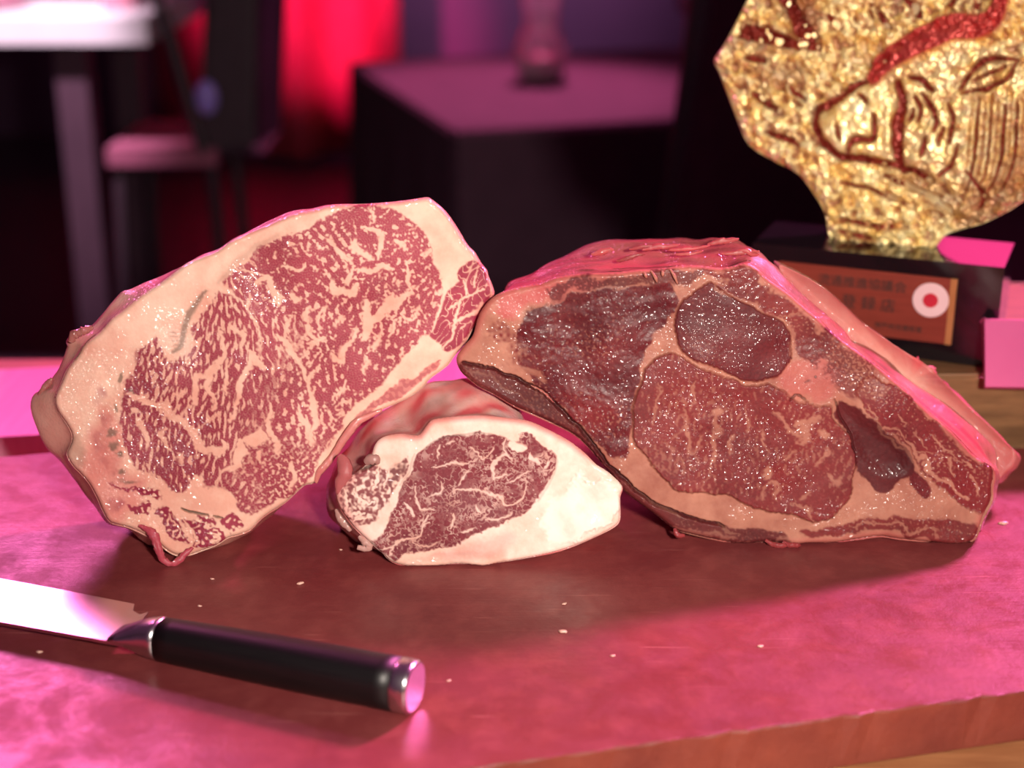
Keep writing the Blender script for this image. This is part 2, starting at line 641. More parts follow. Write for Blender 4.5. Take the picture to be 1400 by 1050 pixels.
# ------------------------------------------------------------------ the room
M_floor = simple_mat('dark_floor', (.035, .020, .030), (.05, .028, .042), .5, scale=3, bstr=.05)
M_wall = simple_mat('plum_wall', (.10, .055, .10), (.13, .07, .12), .7, scale=2, bstr=.05)
bm = bmesh.new(); box(bm, -4.5, 4.5, -1.5, 7.2, -.95, -.90)
tag(from_bm('floor', bm, M_floor), kind='structure')
bm = bmesh.new(); box(bm, -4.5, 4.5, 7.1, 7.2, -.90, 2.6)
tag(from_bm('wall_back', bm, M_wall), kind='structure')
bm = bmesh.new(); box(bm, -4.6, -4.5, -1.5, 7.2, -.90, 2.6)
tag(from_bm('wall_left', bm, M_wall), kind='structure')
bm = bmesh.new(); box(bm, 4.5, 4.6, -1.5, 7.2, -.90, 2.6)
tag(from_bm('wall_right', bm, M_wall), kind='structure')

# ------------------------------------------------------------------ wooden counter and red board
M_wood = simple_mat('counter_wood', srgb(150, 96, 60), srgb(196, 138, 92), .5, scale=9, stretch=(1, 9, 9), bstr=.25, bscale=60)
M_wood2 = simple_mat('block_wood', srgb(104, 74, 44), srgb(150, 112, 72), .55, scale=14, stretch=(1, 6, 7), bstr=.3, bscale=70)
M_darkwood = simple_mat('counter_carcass', (.03, .018, .012), (.05, .03, .02), .5, scale=9)
cr = empty('counter', (0, .9, -.9))
tag(cr, 'light brown wooden plank counter under the red cutting board', 'counter')


def child_of(o, root):
    o.parent = root
    o.matrix_parent_inverse = Matrix.Translation(-Vector(root.location))
    return o


yy = .50
for i in range(9):
    wd = .098
    bm = bmesh.new(); box(bm, -1.0, 1.0, yy, yy + wd, -.064, -.0335); bevel_all(bm, .0015, 2)
    o = from_bm('plank', bm, M_wood, smooth=False)
    o.rotation_euler = (0, 0, 0)
    child_of(o, cr)
    yy += wd + .002
bm = bmesh.new(); box(bm, -.97, .97, .54, 1.36, -.9, -.0645); bevel_all(bm, .004, 1)
child_of(from_bm('carcass', bm, M_darkwood), cr)

# board: rectangle turned 13.6 degrees, sized from its front edge and its back edge
BA = R(13.6)
ca, sa = math.cos(BA), math.sin(BA)
fx, fy = .131, .702            # a point on the front edge


def bpt(u, v):                 # u along the front edge, v towards the back
    return (fx + u * ca - v * sa, fy + u * sa + v * ca)


m, nt, p = new_mat('red_board_plastic')
n1 = noise(nt, 7, 6, .62); n2 = noise(nt, 45, 5, .65); n3 = noise(nt, 2.2, 2, .5)
base = ramp(nt, n1.outputs[0], [(.30, srgb(112, 46, 48)), (.52, srgb(126, 53, 54)), (.72, srgb(138, 66, 66))])
c = mixc(nt, maprange(nt, n2.outputs[0], .46, .72, 0, .35), base.outputs[0], srgb(166, 86, 82))
# fine knife scars
sc1 = noise(nt, 60, 2, .5, stretch=(.25, 7, 1), dist=.3); sc2 = noise(nt, 60, 2, .5, stretch=(6, .5, 1), dist=.5)
c = mixc(nt, maprange(nt, sc1.outputs[0], .70, .76, 0, .35), c, srgb(214, 140, 130))
c = mixc(nt, maprange(nt, sc2.outputs[0], .71, .76, 0, .28), c, srgb(120, 44, 46))
nt.links.new(c, p.inputs['Base Color'])
wetn = noise(nt, 26, 5, .7, dist=.4)
nt.links.new(maprange(nt, wetn.outputs[0], .40, .62, .52, .34), p.inputs['Roughness'])
p.inputs['Specular IOR Level'].default_value = .5
b1 = bump(nt, n2.outputs[0], .18, .002)
nb = noise(nt, 260, 4, .65)
b2 = bump(nt, nb.outputs[0], .22, .0007, b1)
b3 = bump(nt, sc1.outputs[0], .15, .0006, b2)
nt.links.new(b3, p.inputs['Normal'])
M_board = m
M_board_side = simple_mat('board_side', srgb(112, 48, 38), srgb(138, 66, 50), .6, scale=22, bstr=.5, bscale=120, bdist=.0015)

bm = bmesh.new()
corners = [bpt(-.62, 0), bpt(.48, 0), bpt(.48, .485), bpt(-.62, .485)]
NB = 120
front = [(corners[0][0] + (corners[1][0] - corners[0][0]) * i / NB, corners[0][1] + (corners[1][1] - corners[0][1]) * i / NB) for i in range(NB)]
pts = front + [corners[1], corners[2], corners[3]]
prism(bm, pts, -.033, 0)
bmesh.ops.recalc_face_normals(bm, faces=bm.faces[:])
es = [e for e in bm.edges if abs(e.verts[0].co.z - e.verts[1].co.z) < 1e-6 and e.calc_face_angle(0) > .5]
bmesh.ops.bevel(bm, geom=es, offset=.0016, segments=2, profile=.5, affect='EDGES')
rs = random.Random(2)
for v in bm.verts:
    if -.006 < v.co.z < .001 and v.co.y < .95:
        f = (v.co.x * 977) % 1
        v.co.y += .0010 * math.sin(v.co.x * 310) * math.sin(v.co.x * 91) + rs.uniform(-.0004, .0004)
bd = from_bm('cutting_board', bm, M_board)
bd.data.materials.append(M_board_side)
for pl in bd.data.polygons:
    if pl.normal.z < .5: pl.material_index = 1
tag(bd, 'thick red plastic cutting board with knife scars, on the wooden counter', 'cutting board')

# board behind, left of the marbled rib cut; pink light put into its colour
M_pinktint = simple_mat('pink_tinted_plastic', srgb(226, 150, 186), srgb(238, 170, 200), .34, scale=8, stretch=(14, 1, 1), bstr=.25, bscale=60, bdist=.001)
bm = bmesh.new()
a0 = at_z(-60, 604, .0); 
ang = R(9)
ux, uy = math.cos(ang), math.sin(ang)
P0 = Vector((-.40, 1.118))
pts = [(P0.x + u * ux - v * uy, P0.y + u * uy + v * ux) for u, v in ((-.25, 0), (.47, 0), (.47, .165), (-.25, .165))]
prism(bm, pts, -.0325, -.001); bevel_all(bm, .003, 3)
tag(from_bm('serving_board', bm, M_pinktint), 'pale glossy board tinted pink like the light on it, lying behind the marbled rib cut at left', 'serving board')

# ------------------------------------------------------------------ the marbled rib cut
M_rib = meat_mat('marbled_beef', srgb(136, 34, 58), srgb(172, 66, 86), srgb(228, 168, 148), srgb(246, 206, 184), srgb(120, 98, 84))
n_r = normal(13, 8)
o_r = at_z(238, 768, .001)
F_r = [(75, 545), (83, 524), (92, 504), (106, 486), (116, 470), (136, 454), (152, 436), (168, 424), (192, 404), (220, 386), (252, 362), (270, 353), (296, 343), (318, 328), (344, 316), (374, 303), (404, 291), (426, 287), (456, 280), (500, 278.5), (534, 276), (560, 273), (584, 269.5), (590, 272),
       (610, 289), (628, 315), (640, 335), (650, 345), (658, 359), (666, 369), (668, 377), (673, 389), (676, 403), (666, 415), (656, 431), (646, 451), (636, 470), (622, 486), (612, 500), (588, 518), (578, 530), (560, 543), (546, 550), (528, 558), (516, 564), (500, 574), (486, 588), (470, 606), (456, 622), (440, 640), (430, 660), (416, 664), (390, 688), (360, 708), (342, 726), (324, 733), (312, 736), (296, 746), (270, 756), (258, 760), (240, 760), (226, 752), (214, 741),
       (196, 731), (176, 722), (160, 718), (149, 713), (140, 698), (134, 684), (122, 662), (108, 646), (100, 638), (91, 622), (97, 606), (98, 594), (90, 578), (79, 562)]
S_r = [(40, 553), (46, 538), (62, 530), (70, 516), (80, 502), (93, 474), (91, 466), (100, 456), (109, 453), (126, 446), (144, 426), (158, 410), (168, 399), (178, 395.6), (194, 386), (212, 379), (236, 367), (252, 359), (270, 350), (296, 340), (318, 324), (344, 313), (374, 300), (404, 288), (426, 285), (456, 279), (516, 277), (534, 274), (560, 271), (584, 268), (592, 271),
       (611, 288), (629, 314), (641, 334), (651, 345), (659, 359), (667, 369), (669, 377), (674, 389), (676, 403), (666, 415), (636, 470), (560, 543), (500, 574), (440, 640), (416, 664), (342, 726), (258, 762), (200, 744), (174, 722), (148, 714), (130, 690), (114, 672), (98, 650), (80, 628), (64, 614), (52, 596), (42, 570)]
fc = Face(spline(F_r, 3, True), o_r, n_r, 1.0, 100)
X, Y = fc.X, fc.Y
# grain direction of the streaks, from a few readings over the face
rd = [((300, 480), (.22, -1)), ((240, 560), (.25, -1)), ((200, 590), (.5, -1)), ((330, 560), (.2, -1)), ((380, 480), (-.35, -1)), ((410, 560), (-.3, -1)), ((440, 560), (-.05, -1)), ((460, 330), (-.8, -1)), ((400, 400), (-.6, -1)), ((560, 330), (.9, -.5)), ((560, 440), (.3, -1)), ((480, 480), (.2, -1)), ((540, 470), (.15, -1)), ((400, 640), (.8, -.6)), ((330, 650), (.3, -1)), ((190, 630), (-.5, -1)), ((230, 630), (-.1, -1))]
c2 = np.zeros(X.shape); s2 = np.zeros(X.shape)
for (qx, qy), (dx, dy) in rd:
    a = math.atan2(dy, dx); g = np.exp(-((X - qx) ** 2 + (Y - qy) ** 2) / (2 * 45 ** 2)) + 1e-9
    c2 += g * math.cos(2 * a); s2 += g * math.sin(2 * a)
ANG = .5 * np.arctan2(s2, c2)
nA = oriented_noise(X.shape, 10.5, ANG, 1.7, 210) * .75 + fc.nz(6.0, 3) * .45 + fc.nz(30, 4, low=True) * .35
nB = oriented_noise(X.shape, 7.5, ANG, 3.6, 230) * .85 + oriented_noise(X.shape, 4.2, ANG, 3.2, 250) * .4 + fc.nz(34, 5, low=True) * .3
P_eye = [(308, 384), (318, 372), (338, 355), (356, 339), (384, 325), (412, 317), (436, 303), (456, 291), (480, 285), (506, 280), (526, 284), (550, 295), (572, 310), (586, 327), (592, 345), (594, 363), (602, 375), (604, 395), (602, 411), (596, 430), (590, 450), (580, 462), (560, 484), (538, 504), (515, 532), (487, 552), (474, 572), (462, 592), (444, 618), (424, 640), (404, 660), (384, 668), (360, 640), (340, 600), (336, 560), (350, 520), (360, 480), (352, 440), (340, 420), (322, 404)]
P_low = [(300, 400), (284, 412), (272, 432), (266, 446), (262, 470), (252, 488), (232, 492), (218, 480), (212, 458), (203, 462), (196, 480), (184, 506), (174, 530), (164, 556), (162, 594), (172, 620), (188, 638), (210, 654), (228, 666), (240, 671), (258, 662), (268, 650), (278, 656), (290, 666), (306, 674), (318, 684), (324, 696), (350, 700), (372, 692), (392, 678), (420, 656), (436, 634), (420, 600), (380, 560), (362, 500), (352, 450), (340, 424), (320, 406)]
P_cap = [(642, 356), (632, 367), (627, 379), (628, 385), (614, 395), (606, 409), (600, 431), (592, 445), (588, 458), (600, 468), (606, 476), (616, 477), (632, 468), (646, 452), (658, 428), (666, 410), (671, 400), (668, 386), (662, 366), (655, 358)]
mE = fc.poly(P_eye, 2.0, .8); mL = fc.poly(P_low, 2.2, 1.2); mC = fc.poly(P_cap, 1.6, .6)
gy = sst(290, 400, Y)
tA = -.02 + .45 * (1 - sst(280, 340, Y)) - .12 * sst(380, 470, Y)
fA = sst(-.46, .46, nA * .8 - tA - .62)
fB = sst(-.44, .46, nB * .8 - .50)
mixAB = sst(350, 410, X + .45 * (Y - 520))
mixAB = np.where(Y < 430, sst(336, 360, X), mixAB)
bulk = nB * 0
fLean = fB * (1 - mixAB) + fA * mixAB
isoL = sst(590, 640, Y) * sst(330, 380, X)
nC = fc.nz(9, 9) * .7 + fc.nz(5, 10) * .5 + fc.nz(30, 11, low=True) * .4
fLean = fLean * (1 - isoL) + sst(-.3, .4, nC * .8 - .30) * isoL
mLean = np.maximum(mE, mL)
fc.blend(np.clip(.80 * fLean + .05 * fc.nz(3.5, 80) + .06, 0, 1), mLean)
fcap = sst(-.15, .3, .42 - np.abs(oriented_noise(X.shape, 12, np.full(X.shape, 2.1), 2., 270)) * 1.4 - .12) * .8
fc.blend(fcap, mC)
for pts, wd in [
    ([(302, 450), (303, 470), (300, 492), (290, 512), (288, 536), (290, 560)], 9), ([(284, 516), (270, 514), (272, 530), (268, 552)], 10), ([(296, 500), (284, 514)], 9),
    ([(308, 492), (308, 520), (310, 536)], 6), ([(348, 484), (344, 498), (332, 510), (326, 532), (322, 552), (316, 574)], 9), ([(350, 488), (357, 506)], 12),
    ([(314, 439), (328, 454), (334, 472)], 9), ([(386, 460), (396, 476), (408, 496), (416, 514), (422, 524)], 8), ([(418, 425), (424, 445), (432, 457), (442, 462)], 8),
    ([(452, 484), (462, 492), (468, 476), (478, 462), (486, 452)], 8), ([(430, 508), (424, 526), (428, 552), (430, 576), (428, 592), (432, 606)], 8), ([(408, 550), (414, 572), (424, 588)], 8),
    ([(368, 552), (368, 572), (370, 592), (378, 610), (384, 622)], 9), ([(340, 598), (362, 600)], 16), ([(332, 600), (332, 616), (330, 640)], 20),
    ([(306, 602), (304, 616), (290, 617), (280, 618), (272, 608), (268, 592), (250, 578), (232, 564), (216, 552), (198, 543), (178, 542)], 12),
    ([(400, 634), (396, 646), (400, 664)], 9), ([(358, 614), (358, 632)], 9), ([(306, 648), (318, 642), (332, 636)], 7),
    ([(560, 401), (540, 413), (516, 427), (504, 441), (496, 465)], 15), ([(502, 410), (504, 440)], 10), ([(562, 403), (554, 377), (548, 357)], 6),
    ([(456, 387), (470, 401), (488, 392)], 11), ([(482, 366), (478, 386)], 9), ([(450, 329), (462, 337), (474, 347), (479, 356)], 9),
    ([(484, 329), (490, 339), (503, 351)], 9), ([(492, 313), (512, 315), (516, 329), (512, 354)], 8), ([(512, 302), (510, 287)], 4), ([(494, 369), (510, 367), (530, 362)], 8),
    ([(386, 365), (410, 369), (420, 357)], 6), ([(352, 393), (366, 385), (378, 400), (381, 416)], 12), ([(370, 386), (346, 373), (328, 369)], 4), ([(394, 401), (411, 410)], 8),
    ([(380, 455), (392, 473)], 8), ([(400, 450), (396, 432)], 5), ([(446, 420), (438, 436)], 6), ([(470, 430), (460, 446)], 6), ([(520, 455), (516, 480)], 6), ([(545, 440), (532, 462)], 6), ([(575, 420), (560, 440)], 5),
    ([(470, 520), (466, 545)], 6), ([(502, 490), (498, 512)], 6), ([(590, 340), (578, 352)], 6), ([(540, 330), (552, 342)], 5),
    ([(238, 612), (224, 600), (226, 586)], 9), ([(190, 580), (198, 600), (196, 616)], 9), ([(250, 640), (244, 620)], 6), ([(180, 560), (190, 566)], 10)]:
    fc.vein(.93 * fc.line(pts, wd, 1.7, 1.25) * np.maximum(mLean, .0))
for pts, wd in [([(660, 395), (634, 411), (627, 431), (616, 455), (604, 472)], 4.5), ([(612, 424), (628, 417)], 4), ([(660, 415), (638, 435), (622, 442)], 4), ([(634, 385), (637, 404)], 4), ([(650, 370), (648, 392)], 2.5), ([(612, 400), (620, 410)], 2.5), ([(640, 446), (628, 452)], 3)]:
    fc.vein(fc.line(pts, wd, 1.1, .8))
# seam under the cap, pale blob, lean strip outside it
fc.vein(fc.line([(604, 405), (600, 428), (590, 452)], 3, 1, .5))
fc.vein(fc.poly([(574, 464), (586, 460), (602, 470), (602, 484), (584, 500), (566, 506), (546, 522), (530, 538), (510, 552), (496, 566), (484, 582), (474, 580), (484, 560), (512, 536), (536, 510), (560, 482)], 1.5, .7))
mS = fc.poly([(572, 510), (590, 498), (604, 490), (600, 502), (582, 516), (560, 530), (544, 544), (524, 554), (506, 566), (494, 578), (486, 574), (504, 556), (524, 540), (548, 522)], 1.6, 1.)
fc.blend(.25 + .3 * sst(-.2, .6, fc.nz(9, 14)), mS * .9)
# bottom: fat with slivers of lean
mbits = np.zeros(X.shape)
for pts in ([(148, 660), (168, 667), (190, 668), (218, 674), (222, 680), (200, 681), (172, 674)], [(174, 688), (194, 686), (212, 689), (206, 702), (192, 702), (180, 696)], [(216, 690), (232, 692), (242, 706), (250, 730), (254, 747), (242, 742), (232, 734), (222, 714)],
            [(250, 708), (266, 712), (282, 720), (272, 738), (262, 736), (255, 724)], [(270, 728), (282, 723), (296, 722), (312, 736), (292, 747), (276, 754), (258, 752), (262, 742)], [(300, 708), (322, 704), (330, 716), (316, 724), (304, 718)], [(273, 706), (288, 710), (294, 718), (280, 716)]):
    mbits = np.maximum(mbits, fc.poly(pts, 1.4, 1.3))
fc.blend(sst(-.1, .5, fc.nz(8, 15) * .6 - .35), mbits)
fc.vein(fc.line([(254, 708), (256, 724), (268, 740), (262, 750)], 4, 1.2, 1.2)); fc.vein(fc.line([(288, 744), (300, 734), (284, 730)], 4, 1.2, 1.2))
fc.vein(fc.line([(232, 700), (242, 720), (248, 738)], 2.2, 1., 1.2))
# pinkish fat by the left edge with soft lean patches
for c_, r_ in (((138, 546), (9, 14)), ((144, 572), (8, 16)), ((212, 474), (7, 15)), ((140, 610), (11, 22)), ((158, 690), (12, 10)), ((150, 640), (10, 12)), ((190, 490), (7, 9)), ((355, 416), (6, 12)), ((362, 425), (5, 8))):
    m_ = fc.spot(c_, r_, 5)
    fc.fat = fc.fat * (1 - .6 * m_ * sst(-1.2, 1.2, fc.nz(16, 17, low=True)))
fc.red = np.maximum(fc.red, .55 * fc.poly([(110, 640), (140, 560), (160, 580), (170, 640), (200, 660), (160, 720), (120, 670)], 12, 1))
fc.red = np.maximum(fc.red, .5 * sst(9, 0, fc.sd) * sst(300, 360, X) * sst(400, 330, Y))
fc.red = np.maximum(fc.red, .5 * mS)
fc.red = np.maximum(fc.red, .45 * sst(14, 0, fc.sd) * sst(600, 640, X))
# grey tendon and spots, slit
fc.dark = np.maximum(fc.dark, .75 * fc.line([(280, 398), (264, 418), (256, 436), (251, 456), (246, 472), (238, 479)], 9, 2.5, .6))
for q in range(5):
    fc.dark = np.maximum(fc.dark, .45 * fc.line([(232 + q * 1.5, 454 + q * 6), (242 + q, 456 + q * 5)], 2.4, 1, .4))
for c_, r_ in (((152, 590), (4, 7)), ((156, 610), (3.5, 6)), ((161, 622), 4), ((167, 520), (4, 6)), ((158, 554), (3, 5)), ((168, 646), (6, 4)), ((178, 536), 3), ((174, 657), (10, 2))):
    fc.dark = np.maximum(fc.dark, .8 * fc.spot(c_, r_, 3))
fc.dark = np.maximum(fc.dark, .3 * fc.line([(300, 386), (320, 362), (345, 342), (380, 322)], 9, 4, .5))
sl = np.maximum(fc.line([(250, 695), (258, 700), (268, 702), (284, 705)], 3.0, .8, .3), fc.line([(291, 706), (304, 708)], 2, .8, .3))
fc.dark = np.maximum(fc.dark, sl); fc.h -= .0025 * sl
fc.dark = np.maximum(fc.dark, .4 * fc.poly([(96, 600), (106, 590), (116, 620), (112, 640), (98, 628)], 5, 1))
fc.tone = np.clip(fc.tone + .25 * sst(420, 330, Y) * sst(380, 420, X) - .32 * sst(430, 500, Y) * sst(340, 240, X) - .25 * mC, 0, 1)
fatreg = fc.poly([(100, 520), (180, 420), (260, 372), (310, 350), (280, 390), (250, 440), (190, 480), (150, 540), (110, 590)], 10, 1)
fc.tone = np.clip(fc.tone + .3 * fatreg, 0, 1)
fc.wet = np.clip(.10 * sst(450, 380, X) + .75 * sst(330, 180, X) * sst(380, 500, Y) + .5 * np.exp(-((X - 350) ** 2 + (Y - 420) ** 2) / 700) + .25 * fc.nz(40, 18, low=True) * sst(420, 250, X), .0, .95)
fc.wet = np.clip(fc.wet * (1 + .5 * fc.nz(16, 26, low=True)), 0, 1)
fc.wet = np.maximum(fc.wet, .9 * sst(9, 2, fc.sd) * sst(440, 400, Y))
fc.h += .0016 * (fc.spot((210, 590), (60, 80), 30) + fc.spot((520, 400), (100, 110), 50)) + .00008 * sst(.5, .0, fc.fat)
fc.reg[mE > .5] = 1
fc.reg[(mL > .5) & ~(mE > .5)] = 2
fc.reg[mC > .5] = 3
fc.reg[mbits > .5] = 4
rib = empty('beef_rib_cut', (o_r.x, o_r.y + .03, 0))
tag(rib, 'heavily marbled beef rib cut with thick white fat cap, leaning at left', 'beef')
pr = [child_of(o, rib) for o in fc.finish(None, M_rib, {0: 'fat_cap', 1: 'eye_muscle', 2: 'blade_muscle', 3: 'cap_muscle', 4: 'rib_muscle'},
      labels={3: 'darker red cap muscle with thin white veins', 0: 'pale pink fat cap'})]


def rib_attrs(T, A, sh, V):
    n1 = fft_noise(sh, 50, seed=5, low=True); n2 = fft_noise(sh, 14, seed=6, low=True)
    return dict(fat=np.clip(.95 - .25 * (n1 > .9), 0, 1), tone=.45 + .2 * n2, wet=np.clip(.55 + .2 * n2, 0, 1), dark=np.clip(.06 + .12 * n1, 0, .35), red=np.clip(.35 + .25 * n1, 0, 1))


child_of(body('outer_fat', fc.out, spline(S_r, 3, True), o_r, n_r, .08, M_rib, None, 11, shift=(0, 0, 0), shrink=.2, tuck=((12, 30, .42),), rough=.0008, attrs=rib_attrs), rib)
ten = dict(fat=.8, tone=.45, wet=1., dark=.0, red=.65)
child_of(strip('tendon', [(522, 560), (504, 568), (488, 576), (478, 588), (468, 602), (458, 618), (446, 634), (436, 646), (432, 660)], o_r, n_r, [.001, .003, .004, .004, .002, .001], [.0012, .0022, .003, .0026, .0022, .0026, .001], M_rib, None, ten, jit=.04), rib)['label'] = 'shiny pink tendon along the lower edge'
child_of(strip('sinew', [(190, 718), (204, 724), (213, 734), (218, 750), (224, 764), (236, 769), (246, 764), (254, 756), (264, 748)], o_r, n_r, [.001, .003, .004, .004, .003, .001], [.001, .0024, .0034, .0026, .0022, .0018, .0026, .0022, .0008], M_rib, None, dict(fat=.28, tone=.95, wet=1., dark=0, red=1.), jit=.16), rib)['label'] = 'red strip of sinew hanging from the lower corner'
child_of(strip('fat_shred', [(93, 470), (98, 460), (106, 456), (114, 453), (124, 449)], o_r, n_r, [-.012, -.011, -.01, -.012], [.0018, .003, .0026, .0028, .001], M_rib, None, dict(fat=.8, tone=.6, wet=1., red=.8), jit=.16), rib)
child_of(strip('fat_shred', [(46, 546), (54, 534), (60, 528), (64, 522)], o_r, n_r, [-.02, -.02], [.001, .002, .002, .001], M_rib, None, dict(fat=.7, tone=.6, wet=1., red=.9), jit=.12), rib)

# ------------------------------------------------------------------ the small fillet piece in the middle
M_fil = meat_mat('fillet_beef', srgb(108, 42, 52), srgb(142, 66, 72), srgb(234, 186, 168), srgb(250, 226, 214), srgb(92, 78, 72))
n_m = normal(14, 3)
o_m = at_z(600, 775, .001)
F_m = [(460, 672), (468, 660), (478, 652), (488, 646), (500, 636), (508, 622), (512, 610), (518, 602), (528, 597), (548, 594), (562, 596), (574, 595), (588, 577), (600, 573), (632, 569), (660, 568), (690, 571), (720, 575), (740, 583), (776, 602), (800, 620), (816, 636), (832, 646), (851, 665), (848, 680), (848, 710), (840, 721), (812, 735), (768, 753), (720, 763), (678, 770), (660, 773), (628, 771), (598, 775), (560, 775), (544, 772), (532, 766), (520, 754), (506, 742), (488, 726), (472, 706), (462, 688)]
S_m = [(448, 680), (448, 666), (452, 654), (458, 636), (466, 622), (478, 606), (490, 588), (510, 570), (546, 550), (568, 534), (584, 526), (616, 521), (640, 519), (660, 528), (680, 540), (704, 556), (722, 568), (752, 582), (780, 597), (800, 612), (818, 630), (840, 651), (853, 666), (850, 680), (850, 710), (841, 723), (812, 737), (768, 755), (720, 765), (678, 771), (598, 776), (560, 776), (532, 768), (514, 762), (500, 756), (480, 744), (462, 722), (450, 702)]
fm = Face(spline(F_m, 3, True), o_m, n_m, .9, 300)
X, Y = fm.X, fm.Y
P_e = [(580, 612), (592, 602), (620, 594), (646, 591), (670, 592), (686, 597), (698, 603), (708, 600), (712, 592), (722, 592), (734, 600), (746, 609), (756, 618), (761, 626), (760, 644), (750, 664), (736, 684), (712, 704), (680, 718), (660, 724), (636, 738), (616, 746), (580, 752), (556, 757), (546, 766), (536, 766), (526, 757), (514, 744), (512, 734), (522, 722), (532, 712), (534, 704), (540, 690), (546, 670), (558, 652), (564, 636), (568, 626)]
P_ch = [(488, 648), (500, 641), (512, 641), (530, 646), (545, 634), (558, 624), (560, 640), (552, 654), (540, 668), (534, 680), (520, 698), (516, 712), (500, 718), (488, 718), (476, 704), (464, 684), (470, 664)]
mE = fm.poly(P_e, 1.5, .9); mC = fm.poly(P_ch, 2., 1.)
# net of thin fat between muscle bundles
rs = np.random.RandomState(9)
pts = np.stack([rs.uniform(500, 770, 620), rs.uniform(585, 775, 620)], -1)
d1 = np.full(X.shape, 1e9); d2 = np.full(X.shape, 1e9)
QX = X + 2.5 * fm.nz(20, 70, low=True) + 1.3 * fm.nz(8, 72); QY = Y + 2.5 * fm.nz(20, 71, low=True) + 1.3 * fm.nz(8, 73)
for q in pts:
    d = np.hypot(QX - q[0], QY - q[1])
    d2 = np.where(d < d1, d1, np.minimum(d2, d)); d1 = np.minimum(d1, d)
net = d2 - d1
big = fm.nz(34, 5, low=True); brk = fm.nz(14, 6, low=True)
fnet = sst(2.2, .3, net) * np.clip(.27 + .06 * big + .22 * brk, 0.08, .6)
fnet = np.maximum(fnet, .5 * sst(1.5, 2.4, fm.nz(6, 7)))
fm.blend(np.clip(fnet, 0, 1) * .9, mE)
nC = fm.nz(12, 8) * .8 + fm.nz(6, 9) * .5
fm.blend(sst(-.8, .9, nC * .6 - .30), mC * .95)
for pts_, wd in [([(592, 640), (606, 636), (626, 633), (648, 632)], 4), ([(638, 644), (636, 652), (631, 664)], 3.5), ([(604, 656), (601, 672), (589, 678)], 4), ([(568, 664), (568, 684), (574, 693), (579, 699), (592, 694)], 4.5), ([(622, 669), (648, 673), (676, 678), (690, 688), (708, 688), (721, 668)], 5),
                ([(672, 658), (677, 638), (688, 626), (701, 628)], 6), ([(672, 655), (684, 652), (697, 647)], 5), ([(650, 610), (656, 626), (666, 624), (675, 613)], 4), ([(522, 749), (552, 738), (572, 731), (590, 716)], 4.5), ([(532, 744), (533, 762)], 3.5), ([(552, 686), (565, 703)], 5.5), ([(662, 709), (688, 707), (702, 705)], 3.5),
                ([(726, 618), (736, 636)], 6), ([(752, 630), (746, 642)], 5), ([(692, 600), (690, 618), (698, 628)], 4), ([(586, 706), (580, 722)], 4), ([(618, 706), (612, 722)], 5), ([(560, 735), (575, 745), (600, 742)], 2.5), ([(650, 690), (656, 700)], 6), ([(700, 660), (712, 650), (730, 645)], 3), ([(630, 728), (650, 722)], 4), ([(604, 610), (596, 622)], 4), ([(620, 604), (612, 612)], 3)]:
    fm.vein(.82 * fm.line(pts_, wd * .72, 1.3, 1.0) * mE)
fm.vein(fm.poly([(698, 606), (706, 600), (716, 606), (714, 614), (702, 614)], 2, 1.2))
for pts_, wd in [([(472, 668), (471, 684), (480, 699), (497, 702)], 5), ([(486, 668), (489, 688), (501, 692), (514, 686)], 5), ([(517, 644), (511, 668)], 4), ([(530, 646), (524, 668)], 3), ([(480, 708), (510, 708)], 4)]:
    fm.vein(fm.line(pts_, wd, 1.3, 1.2))
fm.vein(fm.spot((494, 671), 4.5))
fm.vein(fm.line([(569, 620), (562, 640), (550, 662), (536, 684), (526, 706), (512, 728)], 6, 1.5, .7, False)); fm.vein(fm.line([(540, 676), (528, 704), (514, 728), (508, 738)], 13, 1.5, .7))
fm.vein(fm.poly([(516, 718), (524, 708), (520, 730), (512, 742), (500, 732), (490, 722), (500, 718)], 1.5, .8))
fm.dark = np.maximum(fm.dark, .45 * fm.line([(578, 616), (592, 603), (620, 595), (650, 591), (672, 592)], 2.6, 1, .3))
fm.dark = np.maximum(fm.dark, .35 * fm.line([(568, 620), (560, 644), (548, 664)], 3, 1.2, .4))
fm.dark = np.maximum(fm.dark, .3 * fm.line([(762, 628), (760, 646), (750, 666), (736, 686)], 3, 1.2, .4))
fm.dark = np.maximum(fm.dark, .9 * fm.line([(488, 644), (500, 641), (512, 635)], 4, 1.2, .5)); fm.h -= .004 * fm.line([(488, 644), (500, 641), (512, 635)], 5, 2, .5)
fm.dark = np.maximum(fm.dark, .25 * fm.poly([(532, 642), (552, 628), (556, 640), (540, 660), (534, 660)], 3, 1))
fm.red = np.maximum(fm.red, .6 * sst(10, 2, fm.sd) * sst(640, 620, Y) * sst(500, 560, X)); fm.red = np.maximum(fm.red, .5 * sst(14, 3, fm.sd) * sst(520, 470, X))
fm.red = np.maximum(fm.red, .3 * fm.poly([(590, 760), (660, 735), (700, 728), (690, 750), (640, 765)], 8, 1.))
chalk = fm.poly([(742, 700), (790, 660), (816, 650), (842, 664), (846, 700), (820, 728), (760, 745), (745, 730)], 5, 2.)
fm.tone = np.clip(fm.tone * .8 + .55 * chalk, 0, 1)
fm.dark = np.maximum(fm.dark, .2 * fm.poly([(540, 768), (600, 758), (680, 752), (690, 764), (620, 772), (560, 774)], 5, 1.2))
fm.wet = np.clip(.03 + .10 * fm.nz(40, 18, low=True), .0, .3)
fm.wet *= 1 - mE
fm.wet = np.maximum(fm.wet, .7 * fm.line([(535, 766), (570, 770), (610, 768)], 10, 4, 1))
fm.h += .0008 * chalk * (1 + fm.nz(30, 33, low=True)) + .00006 * sst(.5, 0, fm.fat)
fm.reg[mE > .5] = 1; fm.reg[mC > .5] = 2
fil = empty('beef_fillet_cut', (o_m.x, o_m.y + .03, 0))
